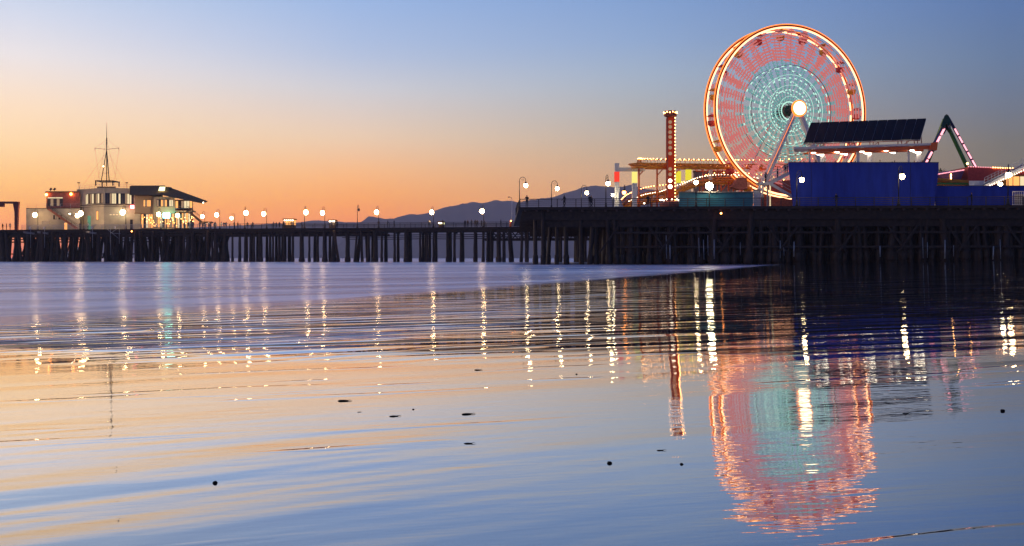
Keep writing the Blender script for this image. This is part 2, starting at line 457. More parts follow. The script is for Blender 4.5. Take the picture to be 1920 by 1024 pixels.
# ------------------------------------------------------------------ piers
def pile_mesh(seed, h, r=.27):
    rnd = random.Random(seed); mb = MB()
    n = 7; pts = []; rr = []
    for i in range(n):
        f = i / (n - 1); pts.append((rnd.uniform(-.04, .04), rnd.uniform(-.04, .04), f * h)); rr.append(r * (1.12 - .2 * f))
    mb.tube(pts, rr, 'pile_wood', 9)
    # mussel crust on the tidal zone
    c = []; cr = []
    for i in range(6):
        c.append((0, 0, .9 + i * .34)); cr.append(r * (1.05 + .38 * math.sin(math.pi * (i + .4) / 6.2) * rnd.uniform(.7, 1.2)))
    mb.tube(c, cr, 'pile_wood', 9)
    return mb.mesh('piling')
PILES = [pile_mesh(i, 8.9, random.uniform(.24, .34)) for i in range(8)]
PILES_THICK = [pile_mesh(50 + i, 8.9, .5) for i in range(3)]
def put_pile(parent, x, y, z0=-1.4, lean=0., leany=0., thick=False):
    me = random.choice(PILES_THICK if thick else PILES)
    o = bpy.data.objects.new('piling', me); col.objects.link(o); o.parent = parent
    # top pinned under the deck, foot swings with the lean
    o.location = Vector((x, y, z0)) - parent.location
    o.rotation_euler = (leany, lean, random.uniform(0, 6)); o.rotation_mode = 'XYZ'
    o.scale = (1, 1, (DECK - .45 - z0) / 8.9 / max(.9, math.cos(lean)))
    return o

# -------- far pier (runs out to sea, away to the left)
def FD(px): return 222 + (1100 - px) * .026
def FX(px): return X(px, FD(px))
fp = thing('long_pier', 'long dark timber pier running across the water to the harbour office', 'pier', (FX(600), FD(600), 0))
front = [(FX(p), FD(p)) for p in range(-120, 1241, 40)]
back = [(FX(p), FD(p) + (44 if p < 440 else 11)) for p in range(-120, 1241, 40)]
mb = MB(); mb.prism(front + back[::-1], DECK - .32, DECK, 'deck_wood'); world_build(mb, 'deck', fp)
mb = MB()
for k, (zz, hh, a, b) in enumerate([(DECK - .95, .55, -120, 1240), (DECK - 1.75, .5, -120, 720)]):
    pts = [(FX(p), FD(p) + .35 + k * .3) for p in range(a, b + 1, 40)]
    for q in (0, 5, 10):
        for (x0, y0), (x1, y1) in zip(pts, pts[1:]): mb.slab([(x0, y0 + q, zz), (x1, y1 + q, zz), (x1, y1 + q, zz + hh), (x0, y0 + q, zz + hh)], (0, .35, 0), 'deck_wood')
world_build(mb, 'stringer', fp)
mb = MB()
for q, zz in ((1, DECK - 1.7), (1.3, DECK - 2.15), (6, DECK - 2.5)):
    mb.tube([(FX(p), FD(p) + q, zz + .05 * math.sin(p)) for p in range(640, 1200, 40)], .1, 'dark_iron', 6)
world_build(mb, 'pipe', fp)
mb = MB()    # lattice under the deck beside the platform
for p in range(912, 1100, 12):
    for q in (2, 8):
        y = FD(p) + q; x = X(p, y); x2 = X(p + 12, y)
        mb.bar((x, y, DECK - 1.0), (x2, y, DECK - 2.7), .16, 'deck_wood'); mb.bar((x2, y, DECK - 1.0), (x, y, DECK - 2.7), .16, 'deck_wood')
for q in (2, 8):
    mb.bar((FX(908), FD(908) + q, DECK - 2.8), (FX(1110), FD(1110) + q, DECK - 2.8), .4, 'deck_wood')
world_build(mb, 'truss', fp)
fr = [(362,0,1),(374,.08,0),(384,-.07,0),(392,.10,0),(398,0,0),(405,0,1),(417,-.05,1),(436,0,0),(449,0,0),(460,0,0),(470,0,0),(476,0,0),(488,0,1),
      (506,0,0),(512,0,0),(523,0,0),(532,0,0),(549,0,0),(566,0,1),(580,0,0),(596,0,0),(609,0,1),(622,-.08,1),(640,.13,0),(652,0,1),(668,.12,0),(678,-.05,0),
      (691,0,0),(704,0,1),(716,0,0),(740,0,0),(762,0,1),(788,0,0),(801,0,0),(813,0,0),(839,0,0),(852,0,0),(864,0,0),(890,0,0),(906,0,0),(914,0,0),(922,.03,0),
      (935,0,1),(944,0,0),(956,-.06,0),(976,-.03,0),(986,-.05,0),(990,.04,0),(1018,0,0),(1030,.03,0),(1052,0,0),(1062,-.05,0),(1084,0,0),(1098,0,0),(1110,0,0)]
npile = 0
for px, ln, th in fr:
    y = FD(px) + .7; x = X(px, y); put_pile(fp, x - math.sin(ln) * 4 , y, lean=ln, thick=bool(th)); npile += 1
px = -30
while px < 358 and npile < 98:
    y = FD(px) + .6 + random.uniform(0, .6); ln = random.choice((0, 0, .13, -.13, .08, -.1, .18))
    put_pile(fp, X(px, y) - math.sin(ln) * 4, y, lean=ln, thick=random.random() < .3); npile += 1
    px += random.uniform(7, 12)
# remaining pilings further in under the wharf
mb = MB()
def loose_pile(mb, x, y, ln=0, lny=0, r=.27, z0=-1.4):
    h = DECK - .45 - z0
    mb.tube([(x - ln * h, y - lny * h, z0), (x - ln * h * .8, y - lny * h * .8, z0 + 2.6), (x, y, DECK - .45)], [r * 1.4, r * 1.35, r * .95], 'pile_wood', 7)
for rowi in range(5):
    px = -60 + rowi * 3
    while px < 430:
        y = FD(px) + 6 + rowi * 7; loose_pile(mb, X(px, y), y, random.choice((0, 0, .12, -.12, .08)), 0, random.uniform(.24, .42)); px += random.uniform(9, 22)
for px, ln, th in fr[7:]:
    if random.random() < .75:
        y = FD(px) + 6; loose_pile(mb, FX(px) + .1, y, ln, 0, .28)
        if random.random() < .3: loose_pile(mb, FX(px) + random.uniform(-.5, .5), y + 4, ln, 0, .28)
# longitudinal braces
for px in range(-60, 420, 14):
    y = FD(px) + random.choice((2, 9, 16)); s_ = random.choice((-1, 1)) * random.uniform(1.2, 3)
    mb.bar((X(px, y), y, .8), (X(px, y) + s_, y, DECK - .6), .28, 'pile_wood')
for zz in (1.9, 4.9, 5.6):
    mb.bar((FX(-60), FD(-60) + 8, zz), (FX(360), FD(360) + 8, zz), .3, 'pile_wood')
tag(world_build(mb, 'pilings', fp), kind='stuff')
mb = MB()    # pile caps across the deck width
for px, ln, th in fr: 
    y = FD(px); mb.box((X(px, y + .7) - .22, y + .2, DECK - 1.3), (X(px, y + .7) + .22, y + 10.5, DECK - .95), 'deck_wood')
world_build(mb, 'pile_cap', fp)

def railing(name, label, pts, post=2.4, h=1.1, rails=(.28, .55, .82, 1.08), mat='railing_paint', rad=.035):
    r = thing(name, label, 'railing', (pts[0][0], pts[0][1], DECK))
    mb = MB()
    for z in rails:
        mb = MB(); mb.tube([(x, y, DECK + z) for x, y in pts], rad if z < max(rails) else rad * 1.5, mat, 5); world_build(mb, 'rail', r)
    mb = MB(); mb.box((-.05, -.05, 0), (.05, .05, h), mat); pm = mb.mesh('post'); np_ = 0; total = sum(math.hypot(b[0] - a[0], b[1] - a[1]) for a, b in zip(pts, pts[1:])); post = max(post, total / 95)
    for (x0, y0), (x1, y1) in zip(pts, pts[1:]):
        d_ = math.hypot(x1 - x0, y1 - y0); n = max(1, round(d_ / post))
        for i in range(n):
            f = i / n; x = x0 + (x1 - x0) * f; y = y0 + (y1 - y0) * f
            
            if np_ < 99: o_ = bpy.data.objects.new('post', pm); col.objects.link(o_); o_.parent = r; o_.location = (x - pts[0][0], y - pts[0][1], 0); np_ += 1
    return r
railing('pier_railing', 'thin dark railing along the seaward edge of the long low pier', [(FX(p), FD(p) + .25) for p in range(430, 1110, 40)])
railing('pier_railing', 'pale railing in front of the harbour office and restaurant', [(FX(p), FD(p) + .25) for p in range(40, 431, 30)], mat='galvanised')
railing('pier_railing', 'back railing of the long low pier behind the strollers', [(FX(p), FD(p) + 10.6) for p in range(450, 1110, 40)])

# -------- near platform
def ND(px): return 139 - (px - 975) * .006
def NX(px): return X(px, ND(px))
npier = thing('amusement_pier', 'massive black timber pier platform carrying the amusement park', 'pier', (NX(1450), ND(1450), 0))
EX = 2060
mb = MB(); mb.prism([(NX(972), ND(972)), (NX(EX), ND(EX)), (NX(EX) + 22, 212), (NX(972) - .6, 212)], DECK - .35, DECK, 'deck_wood'); world_build(mb, 'deck', npier)
mb = MB()
for q in range(0, 70, 7):
    a = Vector((NX(980), ND(980) + .5 + q)); b = Vector((NX(EX), ND(EX) + .5 + q))
    mb.slab([(a.x, a.y, DECK - 1.75), (b.x, b.y, DECK - 1.75), (b.x, b.y, DECK - .36), (a.x, a.y, DECK - .36)], (0, .4, 0), 'deck_wood')
    a = Vector((NX(1008), ND(1008) + .9 + q)); mb.slab([(a.x, a.y, DECK - 2.7), (b.x, b.y + .4, DECK - 2.7), (b.x, b.y + .4, DECK - 1.76), (a.x, a.y, DECK - 1.76)], (0, .35, 0), 'deck_wood')
world_build(mb, 'stringer', npier)
mj = MB(); mj.box((-.14, -.14, -.62), (.14, .5, -.37), 'brown_trim'); mj = mj.mesh('joist')
px = 985
while px < EX:
    y = ND(px); x = X(px, y); o_ = bpy.data.objects.new('joist', mj); col.objects.link(o_); o_.parent = npier; o_.location = Vector((x, y, DECK)) - npier.location
    px += 21.5

def gz(x, y): return min(-.2, 0) + max(-.8, sand_z(x, y)) - .4
n = 0
for px in [1004, 1024, 1044, 1061, 1086, 1109, 1117, 1138] + list(range(1152, 1960, 15)):
    tk = px > 1150 and random.random() < .35; y = ND(px) + 1.3 + random.uniform(0, .3); x = X(px, y); ln = random.choice((0, 0, .04, .07, -.07, .10, -.10)) if px > 1004 else 0
    put_pile(npier, x - math.sin(ln) * 4, y, gz(x, y), lean=ln, thick=tk); n += 1
for px in [1024, 1061, 1086, 1114, 1140] + list(range(1160, 1900, 30)):
    if n >= 98: break
    y = ND(px) + 6 + random.uniform(0, .3); x = X(px, y); ln = random.choice((0, 0, .05, -.06))
    put_pile(npier, x - math.sin(ln) * 4, y, gz(x, y), lean=ln); n += 1
mb = MB()
for rowi in range(13):
    y0 = 147 + rowi * 5.2; x = (1118 - 960) / 1920 * y0 + random.uniform(0, 2)
    while x < 92:
        xx = x + random.uniform(-.3, .3); loose_pile(mb, xx, y0 + random.uniform(-.3, .3), random.choice((0, 0, 0, .06, -.06)), 0, random.uniform(.28, .42), gz(xx, y0))
        x += random.uniform(1.2, 2.2)
for rowi in range(6):
    y0 = 149 + rowi * 9; x = (1165 - 960) / 1920 * y0
    while x < 90:
        mb.bar((x, y0, .8), (x + 4, y0, DECK - 1), .35, 'pile_wood'); mb.bar((x + 4, y0 + .4, .8), (x, y0 + .4, DECK - 1), .35, 'pile_wood'); x += 4
tag(world_build(mb, 'pilings', npier), kind='stuff')
for px in (1249, 1256, 1310, 1319, 1327, 1339, 1388, 1463, 1469, 1489, 1650, 1730, 1739, 1772, 1788, 1863, 1875):
    y = ND(px) + .6; mb = MB(); t0 = random.uniform(440, 462); mb.tube([P(px, t0, y), P(px + random.uniform(-1.5, 1.5), random.uniform(478, 487), y)], random.choice((.04, .05, .08)), 'galvanised', 6); world_build(mb, 'glint_rod', npier)  # pale rods added to imitate light glints among the pilings
for zz in (DECK - 3.5, DECK - 5.4):
    mb = MB(); mb.bar((NX(1150), ND(1150) + .8, zz), (NX(EX), ND(EX) + .8, zz), .26, 'pile_wood'); world_build(mb, 'waler', npier)
for k in range(14):
    px = 1160 + k * 56; y = ND(px) + .7; sg = 1 if k % 2 else -1
    mb = MB(); mb.bar((X(px, y), y, DECK - 2.6), (X(px, y) + sg * 2.6, y, 1.6), .24, 'pile_wood'); world_build(mb, 'brace', npier)
railing('platform_railing', 'dark four-bar railing along the front edge of the amusement platform', [(NX(p), ND(p) + .2) for p in list(range(975, 1960, 35))], post=1.9)
railing('platform_railing', 'dark railing across the seaward left end of the amusement platform', [(NX(975), 139.4), (NX(975) - .3, 150), (NX(975) - .5, 168)], post=1.9)

# ------------------------------------------------------------------ lamps
def make_lamp(gmat, lit=True, arm=.95, h=4.7, gr=.23):
    r = thing('gooseneck_lamp', '', 'street lamp')
    mb = MB(); mb.lathe((0, 0, 0), [(.24, 0), (.24, .12), (.16, .25), (.13, .7), (.08, .8)], 'dark_iron'); mb.build('base', r)
    mb = MB(); mb.tube([(0, 0, .75), (0, 0, h - arm * .55)], [.075, .055], 'dark_iron', 8); mb.build('pole', r)
    mb = MB(); pts = []
    for i in range(13):
        a = math.pi - math.pi * i / 12; pts.append((arm / 2 + math.cos(a) * arm / 2, 0, h - arm * .55 + math.sin(a) * arm * .55))
    pts.append((arm, 0, h - arm * .72)); mb.tube(pts, .04, 'dark_iron', 6)
    sc = [(arm * .5 + math.cos(a) * arm * .22 * (1 - a / 9), 0, h - arm * .5 + math.sin(a) * arm * .22 * (1 - a / 9)) for a in [k * .5 for k in range(13)]]
    mb.tube(sc, .02, 'dark_iron', 4); mb.build('arm', r)
    zc = h - arm * .72
    mb = MB(); mb.lathe((arm, 0, zc - .34), [(.27, 0), (.24, .08), (.13, .2), (.08, .34)], 'dark_iron'); mb.build('lamp_cap', r)
    mb = MB(); mb.ball((arm, 0, zc - .34 - gr * .75), gr, gmat, sz=1.15); mb.build('lamp_globe', r)
    return r
LARM, LH = .95, 4.7
GZ = LH - LARM * .72 - .34 - .17        # globe centre above the deck
protos = {}
def lamp(px, gx, gy, Y, kind, label, group):
    """px pole, (gx, gy) globe in the photograph"""
    key = kind
    if key not in protos:
        protos[key] = make_lamp({'warm': 'lamp_warm', 'near': 'lamp_near', 'orange': 'lamp_orange', 'off': 'window_glass', 'flood': 'flood_white'}[kind],
                                gr={'near': .30, 'warm': .46, 'off': .2, 'orange': .3, 'flood': .3}[kind]); o = protos[key]
    else: o = dup(protos[key])
    s = (Z(gy, Y) - DECK) / GZ; off = (gx - px) * Y / 1920
    s = max(.55, min(1.3, s))
    c = max(-1, min(1, off / (LARM * s)))
    o.location = (X(px, Y), Y, DECK); o.scale = (s, s, s); o.rotation_euler = (0, 0, -math.acos(c))
    o['label'] = label; o['group'] = group; o['category'] = 'street lamp'
    return o
G1 = 'gooseneck lamps on the amusement platform'; G2 = 'gooseneck lamps along the long pier'; G3 = 'gooseneck lamps by the harbour office and restaurant'
lamp(974, 987, 347, 142, 'near', 'lit gooseneck lamp at the far left corner of the amusement platform', G1)
lamp(1034, 1047, 353, 147, 'near', 'lit gooseneck lamp second from the left on the amusement platform', G1)
lamp(1090, 1100, 361, 158, 'near', 'lit gooseneck lamp third from the left, lower against the hills', G1)
lamp(1136, 1139, 344, 141, 'near', 'lit gooseneck lamp just left of the red and white column', G1)
lamp(1305, 1303, 342, ND(1305) + .6, 'near', 'lit gooseneck lamp in front of the teal shed', G1)
lamp(1494, 1500, 337, ND(1494) + .6, 'near', 'lit gooseneck lamp before the left end of the blue building', G1)
lamp(1685, 1686, 331, ND(1685) + .6, 'near', 'lit gooseneck lamp before the right half of the blue building', G1)
lamp(1890, 1884, 328, ND(1890) + .6, 'near', 'lit gooseneck lamp at the right before the low blue wall', G1)
lamp(1172, 1169, 361, 160, 'orange', 'orange lamp beside the foot of the coaster track', G1)
for px, gx, gy, k, lb in [
  (412, 408, 402, 'warm', 'lit lamp on the long pier nearest to the restaurant stair'),
  (440, 434, 408, 'warm', 'lower lit lamp, second out from the restaurant'),
  (459, 463, 398, 'warm', 'lit lamp, third out from the restaurant, globe right of its pole'),
  (500, 496, 400, 'warm', 'lit lamp, fourth out from the restaurant, globe left of its pole'),
  (571, 575, 397, 'warm', 'lit lamp just right of the glowing food kiosk'),
  (609, 606, 398, 'warm', 'lit lamp between the kiosk lamp and the unlit lamp'),
  (670, 674, 395, 'off', 'the only unlit gooseneck lamp on the long pier'),
  (710, 707, 397, 'warm', 'lit lamp before the first low peak of the hills'),
  (813, 810, 397, 'warm', 'lit lamp before the rising slope of the hills'),
  (907, 904, 395, 'warm', 'lit lamp before the high hills, rightmost on the long pier')]:
    lamp(px, gx, gy, FD(px) + (1.0 if px not in (440, 707) else 6), k, lb, G2)
for px, gx, gy, k, lb in [
  (71, 69, 402, 'warm', 'white lamp leftmost in front of the harbour office'),
  (157, 155, 399, 'warm', 'bright lamp in the middle of the harbour office front'),
  (151, 148, 403, 'warm', 'smaller lamp close beside the middle harbour office lamp'),
  (236, 233, 397, 'warm', 'very bright lamp at the right part of the harbour office'),
  (302, 300, 401, 'warm', 'lamp in front of the restaurant, left of the teal sign'),
  (338, 335, 403, 'warm', 'lamp in front of the restaurant, right of the teal sign'),
  (384, 381, 405, 'warm', 'lamp beside the foot of the restaurant stair')]:
    lamp(px, gx, gy, FD(px) + 2.0, k, lb, G3)
# cobra-head road lamp
r = thing('road_lamp', 'pale straight pole with a small unlit road lamp arm beside the platform end', 'street lamp', (FX(960), FD(960) + 1, DECK))
mb = MB(); mb.tube([(0, 0, 0), (0, 0, 6.2)], [.11, .07], 'white_paint'); mb.build('pole', r)
mb = MB(); mb.tube([(0, 0, 6.1), (-.1, 0, 6.45), (-.45, 0, 6.6)], .05, 'dark_iron', 6); mb.build('arm', r)
mb = MB(); mb.ball((-.7, 0, 6.58), .34, 'dark_iron', sz=.3); mb.build('lamp_head', r)

# ------------------------------------------------------------------ harbour office
def panel_windows(root, name, a, b, z0, z1, n, glassmats, frame='brown_trim', fw=.09, off=.06):
    """a window band from plan point a to b: frame part, pane sub-part"""
    a = Vector((a[0], a[1], 0)); b = Vector((b[0], b[1], 0)); d = (b - a).normalized(); nn = Vector((d.y, -d.x, 0))
    mb = MB()
    def q(s0, s1, za, zb, o0, o1, mat, mb=mb):
        p0 = a + d * s0; p1 = a + d * s1
        mb.slab([p0 + nn * o0 + Vector((0, 0, za)), p1 + nn * o0 + Vector((0, 0, za)), p1 + nn * o0 + Vector((0, 0, zb)), p0 + nn * o0 + Vector((0, 0, zb))], nn * (o1 - o0), mat)
    Ln = (b - a).length
    q(0, Ln, z0 - fw, z0, 0.01, off + .04, frame); q(0, Ln, z1, z1 + fw, 0.01, off + .04, frame)
    for i in range(n + 1):
        s_ = Ln * i / n; q(max(0, s_ - fw / 2), min(Ln, s_ + fw / 2), z0, z1, .01, off + .03, frame)
    f = world_build(mb, name, root)
    mg = MB()
    for i in range(n):
        q(Ln * i / n + fw / 2, Ln * (i + 1) / n - fw / 2, z0, z1, .012, .05, glassmats[i % len(glassmats)], mg)
    g = mg.build('pane', f); g.matrix_parent_inverse = Matrix.Identity(4)
    return f
def box_part(root, name, px0, px1, z0, z1, Y, depth, mat):
    mb = MB(); sk = depth * ((px0 + px1) / 2 - 960) / 1920; mb.prism([(X(px0, Y), Y), (X(px1, Y), Y), (X(px1, Y) + sk, Y + depth), (X(px0, Y) + sk, Y + depth)], z0, z1, mat)
    return world_build(mb, name, root)
YB = 253
ho = thing('harbour_office', 'cream harbour office with ribbon windows and a signal mast on its roof', 'building', (X(150, YB), YB, DECK))
zl = Z(390, YB)
box_part(ho, 'lower_storey', 49, 150, DECK, zl, YB, 14, 'cream_stucco')
# corner tower with two facets
A_ = (X(146, 257), 257); C_ = (X(195, 251), 251); B_ = (X(253, 253.5), 253.5)
mb = MB(); mb.prism([A_, C_, B_, (B_[0] - 4.6, 266), (A_[0] - 3.5, 266)], DECK, Z(355, 252), 'cream_stucco')
mb.prism([(A_[0] - .2, A_[1] - .2), (C_[0], C_[1] - .25), (B_[0] + .25, B_[1] - .2), (B_[0] - 4.5, 266.2), (A_[0] - 3.7, 266.2)], Z(355, 252), Z(352.8, 252), 'cream_stucco')
world_build(mb, 'corner_tower', ho)
def between(p, q, a, b): return ((p[0] + (q[0] - p[0]) * a, p[1] + (q[1] - p[1]) * a), (p[0] + (q[0] - p[0]) * b, p[1] + (q[1] - p[1]) * b))
s1 = between(A_, C_, .34, .98); panel_windows(ho, 'window', s1[0], s1[1], Z(381, 252), Z(363, 252), 9, ['cream_glow', 'window_glass', 'win_dim'])
s1 = between(C_, B_, .04, .96); panel_windows(ho, 'window', s1[0], s1[1], Z(382, 252), Z(363, 252), 13, ['window_glass', 'window_glass', 'win_dim', 'cream_glow', 'cream_glow', 'window_glass', 'cream_glow'])
s1 = between(C_, B_, .2, .6)
for k in range(6):
    s1 = between(C_, B_, .18 + k * .1, .18 + k * .1 + .07)
    panel_windows(ho, 'window', s1[0], s1[1], Z(404, 252), Z(401.5, 252), 1, ['cream_glow'], fw=.04)
# upper storey at left, its orange lamplight put into the wall colour
box_part(ho, 'upper_storey', 87, 150, zl + .002, Z(360, YB), YB + 2.5, 10, 'orange_tint')
box_part(ho, 'roof_slab', 85, 148, Z(360, YB), Z(357.5, YB), YB + 2.1, 11, 'roof_tar')
panel_windows(ho, 'window', (X(89, 255.5), 255.5), (X(118, 255.5), 255.5), Z(385, YB), Z(372, YB), 5, ['window_glass', 'win_dim'])
panel_windows(ho, 'window', (X(89, 255.4), 255.5), (X(118, 255.5), 255.5), Z(371, YB), Z(369, YB), 2, ['cream_glow'], fw=.04)
panel_windows(ho, 'window', (X(161, 255), 255.0), (X(164, 255), 254.8), Z(383, YB), Z(365, YB), 1, ['cream_glow'])
# doors
for a, b, mt in ((163.5, 169.5, 'sign_doorway'), (138, 143, 'x')):
    pass
glow('door_green', (.35, .8, .5), .35)
mb = MB(); p0 = between(A_, C_, .38, .5); mb.slab([(p0[0][0], p0[0][1] - .05, DECK), (p0[1][0], p0[1][1] - .05, DECK), (p0[1][0], p0[1][1] - .05, Z(404, 252)), (p0[0][0], p0[0][1] - .05, Z(404, 252))], (0, -.05, 0), 'door_green'); world_build(mb, 'door', ho)
mb = MB(); mb.box((X(121, YB), YB - .02, DECK), (X(126, YB), YB - .12, Z(418, YB)), 'sign_doorway' if 'sign_doorway' in MATS else 'win_amber'); world_build(mb, 'door', ho)
mb = MB(); mb.box((X(79, YB), YB - .02, Z(420, YB)), (X(94, YB), YB - .1, Z(415, YB)), 'win_dim'); world_build(mb, 'window', ho)
for a_, b_ in ((100, 106), (110, 116)):
    panel_windows(ho, 'window', (X(a_, YB), YB), (X(b_, YB), YB), Z(411, YB), Z(404, YB), 2, ['window_glass', 'win_dim'])
s1 = between(C_, B_, .84, .93); panel_windows(ho, 'window', s1[0], s1[1], DECK + .1, Z(412, 252), 1, ['window_glass'])
s1 = between(A_, C_, .72, .80); panel_windows(ho, 'window', s1[0], s1[1], Z(412, 252), Z(396, 252), 1, ['win_amber'])
mb = MB(); s1 = between(C_, B_, -.01, 1.01)
for zz, hh in ((Z(384.5, 252), .18), (Z(388, 252), .08)):
    for (p_, q_) in ((A_, C_), (C_, B_)): mb.slab([(p_[0], p_[1] - .02, zz), (q_[0], q_[1] - .02, zz), (q_[0], q_[1] - .02, zz + hh), (p_[0], p_[1] - .02, zz + hh)], (0, -.12, 0), 'brown_trim')
mb.box((X(49, YB), YB - .1, zl - .15), (X(149, YB), YB - .001, zl - .02), 'brown_trim')
world_build(mb, 'trim', ho)
# outside stair
mb = MB(); a = P(88, 391, YB - 1.6); b = P(142, 428, YB - 1.6)
for o_ in (0, 1.1):
    mb.slab([a + Vector((0, o_, -.2)), b + Vector((0, o_, -.2)), b + Vector((0, o_, .15)), a + Vector((0, o_, .15))], (0, .1, 0), 'orange_tint')
    mb.bar(a + Vector((0, o_, 1.0)), b + Vector((0, o_, 1.0)), .06, 'railing_paint'); mb.bar(a + Vector((0, o_, .6)), b + Vector((0, o_, .6)), .05, 'railing_paint')
for k in range(24):
    p = a.lerp(b, (k + .5) / 24); mb.box((p.x - .15, p.y + .1, p.z - .03), (p.x + .15, p.y + 1.1, p.z + .03), 'brown_trim')
    if k % 4 == 0: mb.bar(p, p + Vector((0, 0, 1)), .06, 'railing_paint')
world_build(mb, 'stair', ho)
mb = MB()
def roofrail(mb, pts, h=1.0, st=2.0):
    for z in (.5, h): mb.tube([(p[0], p[1], p[2] + z) for p in pts], .03, 'galvanised', 4)
    for p, q in zip(pts, pts[1:]):
        n_ = max(1, int((Vector(q) - Vector(p)).length / st))
        for i in range(n_ + 1): c = Vector(p).lerp(Vector(q), i / n_); mb.bar(c, c + Vector((0, 0, h)), .05, 'galvanised')
roofrail(mb, [(X(50, YB), YB + .2, zl), (X(86, YB), YB + .2, zl)]); roofrail(mb, [(X(94, YB), YB + .2, zl), (X(150, YB), YB + .2, zl), (X(170, YB), YB + .2, zl)])
zt = Z(353, 252); roofrail(mb, [(A_[0] + .3, A_[1] + .4, zt), (C_[0], C_[1] + .3, zt), (B_[0] - .4, B_[1] + .3, zt)]); world_build(mb, 'roof_railing', ho)
box_part(ho, 'roof_house', 182, 217, zt, Z(349, 252), 254, 5, 'roof_tar')
# wall lamps & signs (own things)
def wall_light(px, py, Y, mat, lb, r=.32, cat='wall lamp', name='wall_lamp'):
    c = P(px, py, Y); q = thing(name, lb, cat, c)
    mb = MB(); mb.box((-.12, .1, -.12), (.12, .6, .12), 'dark_iron'); mb.build('bracket', q)
    mb = MB(); mb.ball((0, 0, 0), r, mat); mb.build('lamp_globe', q); return q
wall_light(87, 365, YB + 2.0, 'lamp_orange', 'orange wall lamp at the left corner of the upper harbour office storey')
wall_light(133, 364, YB + 2.0, 'lamp_orange', 'orange wall lamp in the middle of the upper harbour office storey')
wall_light(233, 397, YB - 1.6, 'flood_white', 'bright wall lamp on the right facet of the harbour office', .3)
wall_light(131, 401, YB - 1.3, 'flood_white', 'small wall lamp above the foot of the office stair', .14)
wall_light(247, 434, FD(247) - .4, 'lamp_orange', 'small amber lamp under the edge of the wharf deck', .14)
wall_light(1352, 400, ND(1352) - .3, 'lamp_orange', 'small amber lamp under the edge of the amusement platform', .12)
# mast
mt = thing('signal_mast', 'tall black tripod signal mast with a crossarm and guy wires on the harbour office roof', 'mast', (X(200, 255), 255, Z(349, 252)))
mb = MB(); zA = Z(340, 255); zB = Z(280, 255)
for (px, dy) in ((193, -1), (208, -1), (200, 1.6)): mb.tube([(X(px, 255), 255 + dy, zA), (X(200, 255), 255, zB)], .1, 'dark_iron', 6)
mb.tube([(X(200, 255), 255, Z(349, 255)), (X(200, 255), 255, zB), (X(200, 255), 255, Z(259, 255))], [.12, .12, .16], 'dark_iron', 6)
for f in (.25, .5, .75):
    w_ = 1.0 * (1 - f); zz = zA + (zB - zA) * f; mb.bar((X(200, 255) - w_, 254.6, zz), (X(200, 255) + w_, 254.6, zz), .07, 'dark_iron')
world_build(mb, 'tripod', mt)
mb = MB(); mb.tube([(X(200, 255), 255, Z(259, 255)), (X(200, 255), 255, Z(230, 255))], [.09, .03], 'dark_iron', 6); world_build(mb, 'topmast', mt)
mb = MB(); mb.tube([(X(178, 255), 255, Z(278, 255)), (X(200, 255), 255, Z(280, 255)), (X(223, 255), 255, Z(278, 255))], .05, 'dark_iron', 6)
for p_ in (178, 223): mb.bar(P(p_, 277, 255), P(p_, 282, 255), .08, 'dark_iron')
world_build(mb, 'crossarm', mt)
mb = MB()
for a, b in (((178, 279), (188, 347)), ((223, 279), (214, 347)), ((200, 262), (178, 278)), ((200, 262), (223, 278)), ((196, 290), (156, 347)), ((205, 290), (238, 350)), ((200, 262), (181, 348)), ((200, 262), (221, 348))):
    mb.tube([P(*a, 255), P(*b, 255)], .018, 'dark_iron', 4)
world_build(mb, 'guy_wires', mt)
mb = MB(); z0, z1 = Z(349, 255), Z(341, 255)
for a in (184, 216):
    for yy in (253.5, 257.5): mb.box((X(a, 255) - .12, yy - .12, z0), (X(a, 255) + .12, yy + .12, z1), 'dark_iron')
for yy in (253.5, 257.5): mb.box((X(183, 255), yy - .13, z1), (X(217, 255), yy + .13, z1 + .25), 'dark_iron')
for a in (184, 216): mb.box((X(a, 255) - .1, 253.4, z1 + .02), (X(a, 255) + .1, 257.6, z1 + .23), 'dark_iron')
world_build(mb, 'mast_frame', mt)
wall_light(194, 312, 254.4, 'lamp_warm', 'small white lamp half way up the signal mast', .1, 'mast lamp', 'mast_lamp')
# roof gadgets
for px, lb in ((148, 'small camera post at the left end of the office roof railing'), (238, 'small camera post at the right end of the office roof railing')):
    q = thing('camera_post', lb, 'camera post', (X(px, 256), 256, zt)); mb = MB(); mb.tube([(0, 0, 0), (0, 0, 1.6)], .05, 'dark_iron', 6); mb.build('pole', q)
    mb = MB(); mb.box((-.35, -.1, 1.5), (.25, .1, 1.75), 'dark_iron'); mb.build('camera_head', q)
for k, px in enumerate((95, 102)):
    q = thing('floodlight', ('left', 'right')[k] + ' one of two dark floodlights on the upper storey roof', 'floodlight', (X(px, 257), 257, Z(357.5, YB)))
    mb = MB(); mb.tube([(0, 0, 0), (0, 0, .5)], .05, 'dark_iron', 6); mb.build('stand', q); mb = MB(); mb.tube([(-.2, 0, .45), (.25, 0, .8)], [.22, .3], 'dark_iron', 8); mb.build('lamp_head', q)

